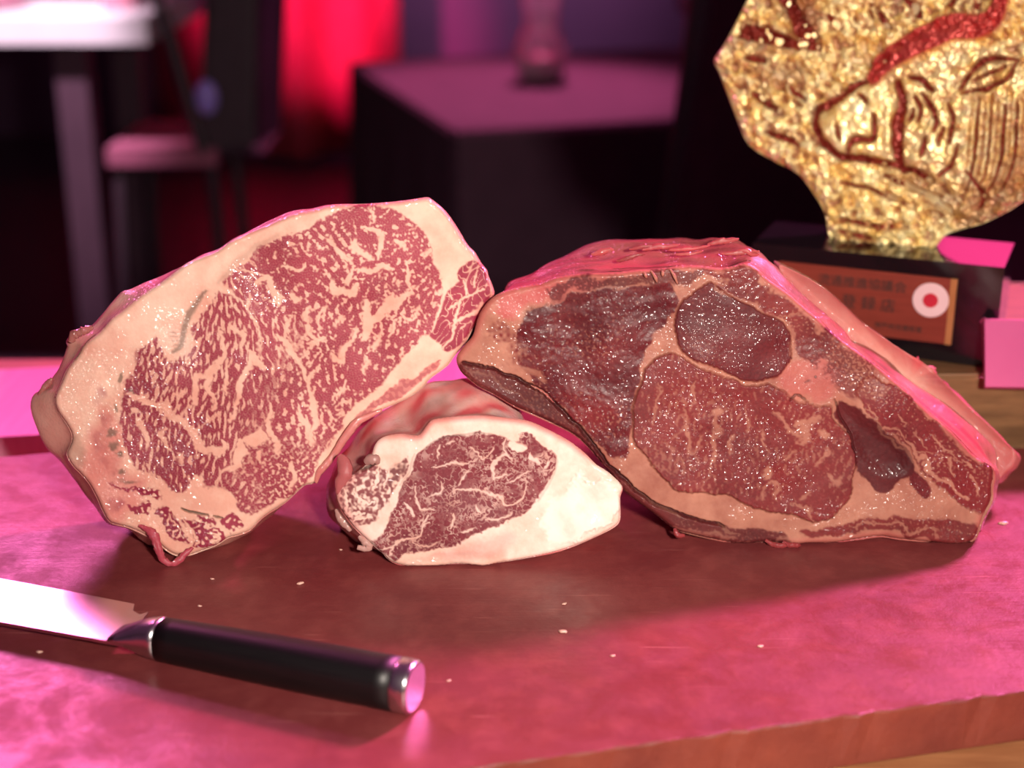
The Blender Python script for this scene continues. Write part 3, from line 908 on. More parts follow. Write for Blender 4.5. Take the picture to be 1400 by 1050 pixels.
tag(fil, 'small beef fillet piece with creamy white fat between the two bigger cuts', 'beef')
for o in fm.finish(None, M_fil, {0: 'fat_rim', 1: 'eye_muscle', 2: 'chain_muscle'}, roll=6, roll_h=.003, labels={0: 'creamy white fat', 2: 'streaky side muscle'}):
    child_of(o, fil)


def fil_attrs(T, A, sh, V):
    n1 = fft_noise(sh, 12, aniso=5, seed=25, low=True); n2 = fft_noise(sh, 14, seed=26, low=True)
    n3 = fft_noise(sh, 7, theta=0.06, aniso=10., seed=27)
    lowr = sst(0, -.5, np.sin(A)) * 0
    return dict(fat=np.clip(.85 + .16 * n1 + .1 * n3, .3, 1), tone=.6 + .2 * n2, wet=np.clip(.3 + .15 * n2, 0, 1), dark=np.clip(.05 * n1 - .06, 0, .2), red=np.clip(.60 + .25 * n3, 0, 1))


child_of(body('membrane', fm.out, spline(S_m, 3, True), o_m, n_m, .10, M_fil, None, 31, shift=(0, 0, -.03), shrink=.3, tuck=((-20, 15, .36),), rough=.0010, flare=.5, attrs=fil_attrs), fil)['label'] = 'pink membrane over the top and back'
child_of(strip('fat_nub', [(500, 632), (506, 628), (514, 628), (517, 634)], o_m, n_m, [.001, .003, .002], [.002, .0036, .0034, .001], M_fil, None, dict(fat=.9, tone=.5, wet=.4, red=.55), jit=.06), fil)
child_of(strip('fat_shred', [(490, 736), (498, 742), (504, 748), (500, 752), (488, 750)], o_m, n_m, [-.006, -.004, -.004], [.001, .0028, .003, .0022, .0016], M_fil, None, dict(fat=.8, tone=.4, wet=.8, dark=.3, red=.3), jit=.1), fil)
child_of(strip('fat_shred', [(458, 702), (462, 712), (470, 722), (478, 732)], o_m, n_m, [-.016, -.014], [.001, .0026, .003, .001], M_fil, None, dict(fat=.7, tone=.4, wet=.8, dark=.35, red=.3), jit=.1), fil)
child_of(strip('membrane_fold', [(464, 624), (470, 634), (472, 646), (466, 660), (462, 676)], o_m, n_m, [-.004, .0, -.001], [.002, .0046, .005, .004, .0016], M_fil, None, dict(fat=.45, tone=.7, wet=.5, dark=0, red=.85), jit=.05), fil)

# ------------------------------------------------------------------ the dark dry-aged cut at right
M_age = meat_mat('aged_beef', srgb(84, 20, 27), srgb(126, 43, 46), srgb(150, 90, 76), srgb(184, 128, 108), srgb(52, 26, 28), spark=1.2, redc=srgb(188, 78, 84), film=.55)
n_a = normal(10, 0)
o_a = at_z(1200, 744, .001)
F_a = [(624, 490), (632, 476), (646, 460), (652, 440), (660, 422), (678, 404), (706, 394), (738, 388), (760, 380), (800, 374), (840, 373), (868, 370), (900, 368), (944, 363), (988, 367), (1020, 360), (1036, 367), (1052, 382), (1080, 402), (1100, 420), (1120, 436), (1136, 452), (1157, 469), (1196, 497), (1230, 526), (1269, 562), (1303, 591), (1330, 620), (1346, 632), (1358, 640), (1361, 652), (1358, 668), (1357, 686), (1345, 709), (1336, 734), (1325, 743), (1304, 746), (1281, 743), (1260, 741), (1229, 738), (1205, 734), (1180, 737), (1160, 740), (1137, 743), (1103, 744), (1085, 746), (1060, 742), (1040, 742), (1024, 744), (1002, 743), (970, 737), (945, 731), (923, 724), (901, 707), (865, 681), (852, 670), (841, 656), (820, 630), (800, 608), (780, 592), (740, 573), (706, 558), (676, 540), (656, 530), (638, 516), (628, 505)]
S_a = [(622, 488), (631, 474), (645, 458), (651, 438), (659, 420), (678, 400), (690, 386), (704, 380), (728, 373), (742, 367), (768, 357), (792, 349), (820, 341), (852, 336), (900, 334), (928, 330), (956, 332), (980, 330), (1004, 330), (1016, 334), (1030, 342), (1046, 352), (1062, 366), (1084, 390), (1112, 416), (1140, 438), (1167, 461), (1215, 487), (1249, 517), (1279, 540), (1304, 559), (1338, 589), (1359, 610), (1366, 626), (1366, 656), (1359, 668), (1358, 686), (1346, 710), (1337, 735), (1304, 747), (1229, 740), (1103, 745), (1002, 744), (923, 725), (865, 682), (820, 630), (780, 592), (740, 573), (676, 540), (640, 517), (626, 504)]
fa = Face(spline(F_a, 3, True), o_a, n_a, 1.15, 500)
X, Y = fa.X, fa.Y
P1 = [(712, 440), (732, 424), (760, 410), (790, 400), (820, 395), (880, 392), (906, 388), (924, 402), (920, 424), (906, 442), (890, 464), (880, 482), (874, 510), (868, 536), (862, 562), (862, 584), (860, 606), (850, 622), (832, 618), (808, 595), (788, 576), (764, 553), (738, 530), (716, 506), (708, 474)]
P1u = [(742, 402), (770, 388), (800, 379), (840, 376), (890, 374), (940, 370), (966, 374), (950, 386), (920, 392), (880, 388), (836, 391), (790, 395), (756, 408)]
P2 = [(926, 432), (930, 416), (944, 404), (964, 394), (980, 391), (1000, 406), (1030, 424), (1060, 437), (1078, 458), (1079, 476), (1078, 492), (1060, 511), (1036, 519), (1010, 516), (980, 503), (950, 489), (930, 471), (924, 450)]
P3 = [(904, 486), (926, 484), (940, 494), (958, 505), (992, 518), (1020, 528), (1046, 527), (1072, 537), (1094, 552), (1120, 556), (1135, 560), (1146, 581), (1160, 599), (1167, 622), (1167, 654), (1158, 677), (1142, 696), (1126, 707), (1100, 706), (1080, 702), (1050, 696), (1020, 687), (992, 674), (960, 669), (932, 667), (914, 658), (894, 636), (880, 616), (869, 592), (866, 564), (873, 538), (884, 506)]
P4 = [(1146, 553), (1171, 563), (1203, 582), (1230, 608), (1248, 632), (1246, 646), (1230, 654), (1222, 665), (1208, 670), (1194, 660), (1178, 647), (1169, 631), (1165, 604), (1153, 579)]
P5 = [(1245, 643), (1261, 650), (1270, 668), (1265, 682), (1250, 673), (1242, 657)]
P6 = [(1176, 538), (1196, 520), (1214, 524), (1236, 545), (1262, 568), (1290, 596), (1315, 620), (1338, 634), (1358, 648), (1357, 680), (1342, 702), (1320, 692), (1300, 674), (1286, 662), (1268, 640), (1252, 618), (1234, 598), (1212, 578), (1190, 562)]
P7 = [(1092, 731), (1120, 724), (1149, 716), (1199, 711), (1240, 709), (1286, 711), (1338, 718), (1335, 738), (1320, 745), (1290, 742), (1262, 737), (1240, 731), (1200, 725), (1170, 727), (1140, 730), (1115, 733)]
Pq = [(956, 376), (1000, 374), (1026, 366), (1050, 388), (1080, 408), (1100, 430), (1128, 450), (1150, 470), (1150, 496), (1128, 500), (1108, 496), (1094, 480), (1082, 460), (1064, 436), (1036, 420), (1004, 400), (982, 384)]
P8 = [(630, 496), (660, 501), (689, 510), (739, 532), (769, 560), (797, 587), (837, 638), (874, 670), (912, 692), (953, 707), (991, 720), (1034, 722), (1070, 730), (1078, 746), (1030, 748), (970, 742), (915, 726), (855, 676), (820, 636), (775, 594), (700, 560), (640, 524)]
Pt = [(664, 462), (672, 448), (688, 440), (702, 448), (706, 462), (694, 472), (680, 470)]
Pt2 = [(694, 484), (702, 468), (712, 470), (714, 494), (704, 498)]
Pr = [(1140, 464), (1160, 474), (1196, 502), (1216, 522), (1196, 540), (1172, 548), (1150, 530), (1132, 500)]
nz1 = fa.nz(8, 3) * .6 + fa.nz(4.5, 4) * .5 + fa.nz(34, 5, low=True) * .4
lean_spec = lambda t, a=.6: sst(-.25, .5, nz1 * .8 - t) * a
m1 = fa.poly(P1, 2, 1, grow=1.); m1u = fa.poly(P1u, 3, 1.6); m2 = fa.poly(P2, 1.6, .6, grow=2.); m3 = fa.poly(P3, 1.8, .7, grow=1.6); m4 = fa.poly(P4, 1.8, .8, grow=2.); m5 = fa.poly(P5, 1.6, .8); m6 = fa.poly(P6, 2.4, 1.2, grow=4.)
m7 = fa.poly(P7, 1.8, 1., grow=1.5); mq = fa.poly(Pq, 3, 1.8); m8 = fa.poly(P8, 2, .6, True); mt = fa.poly(Pt, 4, 2.); mt2 = fa.poly(Pt2, 4, 2.); mr = fa.poly(Pr, 5, 2.2)
fa.blend(lean_spec(1.05, .55), m1); fa.blend(.18 + lean_spec(.6, .6), m1u)
fa.blend(lean_spec(1.3, .35), m2)
vert = oriented_noise(X.shape, 7, np.full(X.shape, 1.75), 2.2, 640) * .8 + fa.nz(30, 8, low=True) * .5
fa.blend(sst(-.4, .7, vert * .7 + fa.nz(5, 77) * .3 - .62) * .38 + .03, m3)
fa.blend(lean_spec(1.5, .2), m4); fa.blend(0., m5)
fa.blend(lean_spec(.75, .6), m6); fa.blend(.06 + lean_spec(.95, .6), m7); fa.blend(.06 + lean_spec(.85, .55), mq)
fa.blend(.08 + lean_spec(.8, .5), m8); fa.blend(.45 + .2 * fa.nz(9, 10), mt * .9); fa.blend(.45 + .2 * fa.nz(9, 10), mt2 * .9); fa.blend(.18 + lean_spec(.3, .65), mr)
for pts_, wd in [([(930, 558), (938, 582), (940, 606), (947, 618), (958, 594)], 4.5), ([(981, 548), (979, 580), (973, 610), (974, 634)], 7), ([(998, 598), (998, 618)], 6), ([(952, 522), (954, 548)], 5), ([(1057, 562), (1088, 592), (1101, 601)], 6), ([(1039, 682), (1050, 666), (1061, 662), (1064, 680)], 5.5), ([(1072, 630), (1092, 619)], 5.5),
                 ([(1116, 565), (1103, 588), (1092, 604)], 11), ([(1105, 664), (1093, 679)], 6), ([(1132, 652), (1143, 664), (1152, 656)], 5), ([(1084, 686), (1103, 691), (1111, 702)], 4.5), ([(1128, 610), (1120, 630)], 5), ([(898, 520), (896, 560), (892, 576)], 4), ([(930, 620), (936, 640)], 3), ([(1018, 560), (1022, 590)], 4), ([(1040, 590), (1046, 620)], 4)]:
    fa.vein(.72 * fa.line(pts_, wd, 2.2, 1.4) * m3)
for c_, r_ in (((980, 560), (9, 7)), ((1050, 647), 8), ((1123, 593), 6), ((1148, 661), 4), ((1096, 582), 6)):
    fa.vein(.85 * fa.spot(c_, r_, 4) * m3)
fa.vein(.8 * fa.line([(700, 444), (720, 429), (744, 415), (790, 397), (836, 394), (862, 391)], 4.5, 1.5, 1.2))
fa.vein(.8 * fa.line([(966, 378), (1000, 400), (1040, 423)], 5, 2, 1.4)); fa.vein(.6 * fa.line([(1060, 434), (1080, 430), (1100, 428)], 3, 1.5, 1.4)); fa.vein(.7 * fa.line([(1070, 440), (1086, 460), (1078, 480)], 6, 2, 1.2))
for pts_, wd in [([(1190, 556), (1203, 582), (1217, 580), (1238, 594), (1249, 614), (1268, 620)], 3.2), ([(1246, 612), (1281, 650), (1312, 670)], 5.5), ([(1272, 594), (1290, 611), (1312, 634)], 3), ([(1293, 652), (1320, 680)], 6), ([(1203, 582), (1226, 606), (1249, 630)], 5), ([(1318, 630), (1334, 640)], 5), ([(1330, 652), (1338, 680)], 4), ([(1256, 590), (1264, 612)], 2.2), ([(1230, 568), (1240, 585)], 2.2), ([(1300, 632), (1310, 650)], 3)]:
    fa.vein(.9 * fa.line(pts_, wd, 1.3, 1.2))
fa.vein(.8 * fa.line([(1165, 722), (1200, 716), (1240, 722), (1280, 724)], 4.5, 2, 1.6))
# flank groove and wedge rim, crease shade darkened into the colour
gr = fa.line([(634, 497), (662, 503), (690, 512), (738, 534), (768, 562), (796, 589), (836, 640), (873, 672), (911, 694), (952, 709), (990, 722)], 4.5, 1.6, .5)
fa.h -= .0040 * gr; fa.dark = np.maximum(fa.dark, .75 * gr)
fa.vein(.6 * fa.line([(640, 506), (680, 524), (730, 560)], 3, 1.5, 1.)); fa.vein(.75 * fa.line([(858, 659), (884, 680), (930, 706)], 3.2, 1.2, .6)); fa.vein(.85 * fa.line([(690, 503), (708, 505), (730, 511), (744, 520)], 9, 2, .8))
fa.vein(.8 * fa.line([(925, 724), (945, 730), (975, 734), (1005, 738)], 6, 2, 1.2)); fa.vein(.7 * fa.line([(985, 728), (1010, 731)], 6, 2, 1.6))
fa.vein(.9 * fa.line([(1060, 736), (1100, 739), (1150, 737), (1200, 729), (1250, 738), (1300, 744)], 6, 1.6, .8))
wl = np.maximum(fa.line([(1141, 548), (1154, 576), (1166, 604), (1170, 630)], 2.6, 1, .3), fa.line([(1080, 546), (1090, 540), (1100, 548)], 2.6, 1, .4))
fa.dark = np.maximum(fa.dark, .7 * wl); fa.h -= .0016 * wl
fa.h -= .0030 * fa.poly([(1146, 554), (1171, 568), (1203, 590), (1230, 614), (1232, 640), (1205, 640), (1180, 620)], 12, .5)
fa.dark = np.maximum(fa.dark, .5 * m4); fa.dark = np.maximum(fa.dark, .15 * m5)
fa.dark = np.maximum(fa.dark, .13 * m1 * sst(600, 460, Y) + .03 * m1); fa.dark = np.maximum(fa.dark, .08 * m2 + .3 * m2 * sst(480, 420, Y) * sst(1000, 1060, X)); fa.dark = np.maximum(fa.dark, .35 * m1u)
fa.dark = np.maximum(fa.dark, .25 * m8)
fa.dark = np.maximum(fa.dark, .5 * fa.line([(716, 438), (740, 424), (764, 411)], 12, 5, 1.6)); fa.dark = np.maximum(fa.dark, .8 * fa.spot((1117, 514), 3)); fa.dark = np.maximum(fa.dark, .6 * fa.spot((1106, 522), (4, 2)))
fa.red = np.maximum(fa.red, .45 * fa.poly([(1060, 510), (1100, 490), (1140, 500), (1150, 540), (1110, 550), (1070, 535)], 10, 1.5))
fa.red = np.maximum(fa.red, .4 * sst(14, 2, fa.sd)); fa.red = np.maximum(fa.red, .7 * fa.poly([(690, 400), (760, 386), (830, 378), (800, 394), (740, 412), (700, 430), (670, 430)], 8, 1.5))
fa.tone = np.clip(fa.tone - .12 * m1 + .2 * m3 - .2 * m2 + .25 * m6, 0, 1)
fa.wet = np.clip(.42 + .34 * m1 - .12 * m2 - .2 * m8 + .35 * fa.poly([(1050, 500), (1100, 460), (1150, 480), (1150, 560), (1080, 550)], 20, 1) + .18 * fa.nz(40, 18, low=True), .1, 1.)
fa.wet *= (1 - .6 * m4); fa.wet = np.clip(fa.wet * (1 + .35 * fa.nz(18, 25, low=True)), .05, 1)
fa.dark = np.maximum(fa.dark, .4 * m8)
# relief: sagging left muscle, raised eye
fa.h += .0022 * m3 * sst(0, 40, fa.sd) + 0.00013 * m1 * fa.nz(26, 22, theta=-.25, aniso=2.6) + .000005 * m1 * fa.nz(5, 24, theta=-.3, aniso=3.) + .0016 * m2 - .001 * m6 + .00005 * fa.nz(12, 23) * np.maximum(m1, mq)
fa.h += .0001 * sst(.5, 0, fa.fat)
for r_, m_ in ((7, m8), (1, m1), (1, m1u), (2, m2), (3, m3), (4, m4), (4, m5), (5, m6), (6, m7)):
    fa.reg[m_ > .5] = r_
age = empty('dry_aged_beef_cut', (o_a.x, o_a.y + .04, 0))
tag(age, 'big dark brownish red beef cut with glistening crust and salmon fat seams', 'beef')
for o in fa.finish(None, M_age, {0: 'fat_seam', 1: 'chuck_muscle', 2: 'oval_muscle', 3: 'eye_muscle', 4: 'wedge_muscle', 5: 'rib_muscle', 6: 'belly_strip', 7: 'flank_strip'}, roll=7, roll_h=.004,
                   labels={0: 'salmon coloured fat', 4: 'dark brown wedge muscle', 1: 'purplish glistening muscle'}):
    child_of(o, age)


def age_attrs(T, A, sh, V):
    n1 = fft_noise(sh, 40, theta=0, aniso=3, seed=45, low=True); n2 = fft_noise(sh, 12, seed=46, low=True); n3 = fft_noise(sh, 5, theta=0.05, aniso=11., seed=47)
    top = sst(.0, -.5, np.sin(A))
    return dict(fat=np.clip(.84 + .15 * n1 + .15 * n3, .2, 1), tone=.6 + .2 * n2, wet=np.clip(.7 + .25 * n2, 0, 1), dark=np.clip(.12 * n3 - .08, 0, .3), red=np.clip(.35 + .25 * n3, 0, 1))


child_of(body('outer_fat', fa.out, spline(S_a, 3, True), o_a, n_a, .12, M_age, None, 51, shift=(.01, 0, 0), shrink=.16, tuck=((176, 15, .30), (146, 17, .34)), rough=.0020, flare=.5, attrs=age_attrs), age)['label'] = 'ragged outer fat along the top and sloping side'
# the second slab of fat behind the slope
S_f = [(1062, 362), (1082, 368), (1100, 377), (1122, 390), (1140, 404), (1158, 420), (1181, 442), (1215, 466), (1240, 482), (1262, 495), (1280, 510), (1291, 522), (1312, 544), (1327, 559), (1346, 576), (1364, 593), (1374, 605), (1389, 619), (1386, 636), (1377, 645), (1365, 658), (1350, 652), (1320, 610), (1270, 570), (1200, 520), (1140, 470), (1090, 410)]
slab = dict(fat=.9, tone=.35, wet=.8, dark=.05, red=.5)


def slab_attrs(T, A, sh, V):
    n1 = fft_noise(sh, 46, seed=65, low=True); n2 = fft_noise(sh, 12, seed=66, low=True)
    return dict(fat=np.clip(.66 + .2 * n1, 0, 1), tone=.3 + .2 * n2, wet=np.clip(.6 + .2 * n2, 0, 1), dark=np.clip(.03 + .06 * n1, 0, .4), red=np.clip(.7 + .25 * n1, 0, 1))


o_f = Vector(np.array(o_a) - n_a * .052)
sp = spline(S_f, 4, True)
cf = sp.mean(0)
Fs = cf + (sp - cf) * .985
child_of(body('fat_slab', Fs, sp, o_f, n_a, .03, M_rib, None, 61, shrink=.1, rough=.0016, rings=18, flare=.3, attrs=slab_attrs), age)['label'] = 'thin pinkish slab of fat and membrane behind the slope'
# torn bits on top and below
rs = np.random.RandomState(3)
for k in range(10):
    u = rs.rand()
    x0 = 745 + 330 * u
    y0 = np.interp(x0, [p[0] for p in S_a[9:24]], [p[1] for p in S_a[9:24]]) + 5 + rs.rand() * 22
    L = rs.uniform(28, 64); sl_ = -.12 + .55 * sst(960, 1080, np.array(x0)) + rs.uniform(-.12, .12)
    pts_ = [(x0, y0), (x0 + L * .4, y0 + sl_ * L * .4 + rs.uniform(-2, 2)), (x0 + L * .7, y0 + sl_ * L * .7 + rs.uniform(-2, 2)), (x0 + L, y0 + sl_ * L)]
    dep = -.004 - .030 * np.clip((np.interp(x0, [p[0] for p in F_a[8:20]], [p[1] for p in F_a[8:20]]) - y0) / 36., 0, 1)
    wv_ = rs.uniform(.0010, .0022)
    child_of(strip('fat_shred', pts_, o_a, n_a, [dep, dep + .001, dep], [.0006, wv_, wv_ * .9, .0006], M_age, None, dict(fat=rs.choice([.4, .7, .8]), tone=rs.uniform(.3, .9), wet=.9, dark=0, red=rs.uniform(.75, 1.)), seg=8, jit=.22, flat=.35), age)
for pts_ in ([(1046, 738), (1058, 745), (1070, 752), (1074, 757)], [(1056, 742), (1062, 750), (1058, 754)], [(1080, 744), (1088, 750), (1092, 749)], [(1070, 740), (1082, 746), (1094, 744)], [(922, 722), (926, 730), (936, 731)]):
    child_of(strip('meat_shred', pts_, o_a, n_a, [.001, .003, .002], [.001, .002, .002, .0008], M_age, None, dict(fat=.25, tone=.95, wet=.8, dark=0, red=.9), seg=8, jit=.12), age)
for pts_ in ([(890, 370), (896, 380), (898, 386)], [(916, 368), (922, 378), (926, 388)], [(880, 372), (884, 380)], [(905, 370), (906, 378)]):
    child_of(strip('fat_shred', pts_, o_a, n_a, [.001, .003, .001], [.0006, .0011, .0005], M_age, None, dict(fat=.9, tone=.6, wet=.7, dark=0, red=.1), seg=8), age)

# crumbs of meat and fat on the board
M_crumb = simple_mat('crumb_fat', srgb(224, 170, 150), srgb(240, 200, 184), .4, scale=300, bstr=.3, bscale=500)
crumbs = [(411, 798, 5, 'pale shred of fat lying between the knife and the fillet piece'), (273, 829, 3.4, 'white crumb of fat just above the knife handle'), (772, 826, 3.2, 'pale crumb below the fillet piece, nearest to its right end'), (770, 864, 5.5, 'long thin scrap of fat smeared in the middle of the board'),
          (1331, 713, 0, ''), (1372, 716, 7, 'pink shred of fat beside the right end of the dark cut'), (614, 931, 2.6, 'tiny crumb right of the knife pommel'), (466, 752, 2.6, 'tiny white crumb left of the fillet piece'), (290, 792, 3, 'small pale scrap under the hanging sinew'), (838, 897, 3, 'small fleck of fat at the middle front of the board'), (1040, 884, 4, 'reddish scrap at the edge of the lit patch, right of centre'), (54, 892, 4, 'small pale scrap below the knife blade')]
for k, (cx_, cy_, s_, lab) in enumerate(crumbs):
    if not s_: continue
    P = at_z(cx_, cy_, 0)
    bm = bmesh.new(); bmesh.ops.create_icosphere(bm, subdivisions=2, radius=1)
    rr = random.Random(k)
    sx = s_ * .00034; an = rr.uniform(-.6, .6)
    for v in bm.verts:
        f = 1 + .25 * math.sin(v.co.x * 4 + k) * math.cos(v.co.y * 3 + k)
        v.co = Vector((v.co.x * sx * 1.5 * f, v.co.y * sx * .8 * f, max(v.co.z * sx * .6, -.0002)))
    o = from_bm('fat_crumb', bm, M_crumb, None, True); o.location = (P.x, P.y, .0003); o.rotation_euler = (0, 0, an)
    tag(o, lab, 'meat scrap', 'scraps of fat on the board')

# ------------------------------------------------------------------ the knife
M_steel = simple_mat('satin_steel', (.62, .60, .62), (.74, .72, .74), .26, 1., scale=30, bstr=.05, bscale=300, bdist=.0003)
M_pakka = simple_mat('black_handle_wood', (.003, .0025, .003), (.006, .005, .0055), .42, scale=40, stretch=(1, 14, 14), bstr=.15, bscale=250, bdist=.0004)
p0 = at_z(566, 940, .0145); p1 = at_z(222, 873, .0130)
dk = Vector((p1.x - p0.x, p1.y - p0.y, 0)).normalized()
ang_k = math.atan2(dk.y, dk.x)
kn = empty('kitchen_knife', (p0.x, p0.y, 0), ang_k)
tag(kn, 'kitchen knife with black handle and steel end cap lying in front of the meat', 'knife')
KI = Matrix.Rotation(-ang_k, 4, 'Z') @ Matrix.Translation((-p0.x, -p0.y, 0))
Lh = (Vector((p1.x, p1.y, 0)) - Vector((p0.x, p0.y, 0))).length


def oval_ring(bm, x, ry, rz, zc, seg=36, yc=0.):
    vs = []
    for k in range(seg):
        t = 2 * math.pi * k / seg
        c_, s_ = math.cos(t), math.sin(t)
        e = .86
        vs.append(bm.verts.new((x, yc + ry * math.copysign(abs(c_) ** e, c_), zc + rz * math.copysign(abs(s_) ** e, s_))))
    return vs


def loft(bm, rings, cap0=True, cap1=True):
    for a, b in zip(rings, rings[1:]):
        n = len(a)
        for k in range(n):
            bm.faces.new((a[k], a[(k + 1) % n], b[(k + 1) % n], b[k]))
    if cap0: bm.faces.new(rings[0][::-1])
    if cap1: bm.faces.new(rings[-1])


bm = bmesh.new()
loft(bm, [oval_ring(bm, x, r * .97, r, .0147) for x, r in ((-.0010, .0128), (-.0002, .0138), (.0010, .0143), (.0060, .0146), (.0085, .0146), (.0090, .0144))])
o = from_bm('end_cap', bm, M_steel, kn, True); o['label'] = 'polished steel end cap'
o.data.polygons.foreach_set('use_smooth', [abs(pl.normal.x) < .9 for pl in o.data.polygons])
bm = bmesh.new()
loft(bm, [oval_ring(bm, .0090 + t * (Lh - .009), (.0144 - .0024 * t + .0006 * math.sin(t * 3.1)) * .97, .0144 - .0022 * t + .0006 * math.sin(t * 3.1), .0147 - .0020 * t, 40) for t in np.linspace(0, 1, 16)])
from_bm('handle', bm, M_pakka, kn, True)
bm = bmesh.new()
loft(bm, [oval_ring(bm, Lh + x, ry, rz, .0128, 36, yc) for x, ry, rz, yc in ((0, .0118, .0121, 0), (.004, .0116, .0118, 0), (.010, .0113, .0104, .0004), (.017, .0110, .0074, .0012), (.024, .0106, .0038, .002), (.029, .0098, .0014, .003))])
from_bm('bolster', bm, M_steel, kn, True)
zb = .0125


def kl(px, py):
    v = KI @ Vector((*at_z(px, py, zb).xy, 0)); return (v.x, v.y)


near = [kl(168, 880), kl(84, 864), kl(0, 848)]
far = [kl(0, 790), kl(90, 808), kl(184, 828), kl(182, 837), kl(191, 842), kl(203, 839)]
dirn = Vector(near[2]) - Vector(near[0]); dirf = Vector(far[0]) - Vector(far[1])
ext = lambda a, d, s: (a[0] + d.x * s, a[1] + d.y * s)
mixp = lambda a, b, t: (a[0] * (1 - t) + b[0] * t, a[1] * (1 - t) + b[1] * t)
tipbase = ext(near[2], dirn, 1.75)
outl = [near[0], near[1], near[2], ext(near[2], dirn, .9), tipbase, mixp(ext(near[2], dirn, 1.82), ext(far[0], dirf, 1.8), .06), mixp(ext(near[2], dirn, 1.6), ext(far[0], dirf, 1.6), .55), mixp(ext(near[2], dirn, 1.3), ext(far[0], dirf, 1.3), .86), ext(far[0], dirf, .9), ext(far[0], dirf, .5)] + far
bm = bmesh.new()
cy_ = sum(q[1] for q in near) / 3; cf_ = sum(q[1] for q in far[:3]) / 3
top = []; bot = []
for q in outl:
    f = max(0, min(1, (q[1] - cy_) / (cf_ - cy_ + 1e-9)))
    th_ = .0012 * (1 - f) + .0003 * f
    zz = zb - .0010 - .003 * max(0, q[0] - Lh - .03) / .2 + .0020 * f
    top.append(bm.verts.new((q[0], q[1], zz + th_))); bot.append(bm.verts.new((q[0], q[1], zz - th_)))
n_ = len(outl)
bm.faces.new(top); bm.faces.new(bot[::-1])
for i in range(n_):
    bm.faces.new((top[i], top[(i + 1) % n_], bot[(i + 1) % n_], bot[i]))
from_bm('blade', bm, M_steel, kn)

# ------------------------------------------------------------------ wooden block, trophy, card at the back right
bm = bmesh.new(); box(bm, 0, .56, 0, .24, 0.002, .060, Matrix.Translation((.215, 1.088, 0)) @ Matrix.Rotation(R(1.5), 4, 'Z')); bevel_all(bm, .003, 2)
tag(from_bm('wooden_block', bm, M_wood2), 'thick brown wooden block carrying the trophy, behind the dark cut', 'block')

M_acr = simple_mat('black_acrylic', (.006, .004, .006), (.010, .007, .009), .10, scale=4, bstr=0)
M_copper = simple_mat('copper_plate', srgb(132, 54, 42), srgb(148, 64, 50), .42, .3, scale=30, stretch=(1, 10, 10), bstr=.05)
M_ink = simple_mat('engraved_ink', (.03, .012, .01), (.045, .02, .015), .6, bstr=0)
M_goldrim = simple_mat('gold_strip', srgb(190, 140, 84), srgb(206, 160, 104), .35, .6, bstr=0)
M_sealw = simple_mat('seal_white', srgb(232, 196, 200), srgb(240, 208, 210), .5, bstr=0)
M_sealr = simple_mat('seal_red', srgb(190, 24, 50), srgb(204, 30, 58), .5, bstr=0)
fl = Vector((.191, 1.179)); fr = Vector((.3685, 1.106))
du_ = (fr - fl); Wb = du_.length; du_.normalize(); dv_ = Vector((-du_.y, du_.x))
tang = math.atan2(du_.y, du_.x)
tr = empty('bull_trophy', (fl.x, fl.y, .0605), tang)     # local x along the front, y to the back
tag(tr, 'golden bull head trophy plaque on a black base with a copper name plate', 'trophy')
bm = bmesh.new(); box(bm, 0, Wb, 0, .078, 0, .0795); bevel_all(bm, .0015, 2)
from_bm('base', bm, M_acr, tr)
# name plate: measured on the plane of the base front
nB3 = np.array((-dv_.x, -dv_.y, 0.))
oB3 = np.array((fl.x, fl.y, .06))


def loc_b(px, py):
    q = on_plane(np.array(float(px)), np.array(float(py)), oB3, nB3)
    return ((q[0] - fl.x) * du_.x + (q[1] - fl.y) * du_.y, q[2] - .0605)


ptr = loc_b(1309, 383); pbr = loc_b(1299, 470)
px1 = (ptr[0] + pbr[0]) / 2; pz1, pz0 = ptr[1] + .001, pbr[1]
px0 = loc_b(1066, 356)[0]
bm = bmesh.new(); box(bm, px0, px1, -.0022, 0, pz0, pz1); bevel_all(bm, .0004, 1)
plate = from_bm('name_plate', bm, M_copper, tr)
bm = bmesh.new(); box(bm, px1 - .0042, px1 + .0006, -.0027, -.0002, pz0 - .0002, pz1 + .0002)
from_bm('gold_strip', bm, M_goldrim, plate)


def text(body_, x, z, size, name='lettering'):
    cu = bpy.data.curves.new(name, 'FONT'); cu.body = body_; cu.size = size
    cu.align_x = 'CENTER'; cu.align_y = 'CENTER'; cu.extrude = .0002
    o_ = bpy.data.objects.new(name, cu); cu.materials.append(M_ink)
    COL.objects.link(o_); bpy.context.view_layer.update()
    me_ = bpy.data.meshes.new_from_object(o_.evaluated_get(bpy.context.evaluated_depsgraph_get()))
    bpy.data.objects.remove(o_); me_.name = name
    if not me_.materials: me_.materials.append(M_ink)
    o_ = bpy.data.objects.new(name, me_)
    o_.location = (x, -.0025, z); o_.rotation_euler = (math.pi / 2, 0, 0)
    COL.objects.link(o_); o_.parent = plate
    return o_


def ctr(px, py): return loc_b(px, py)


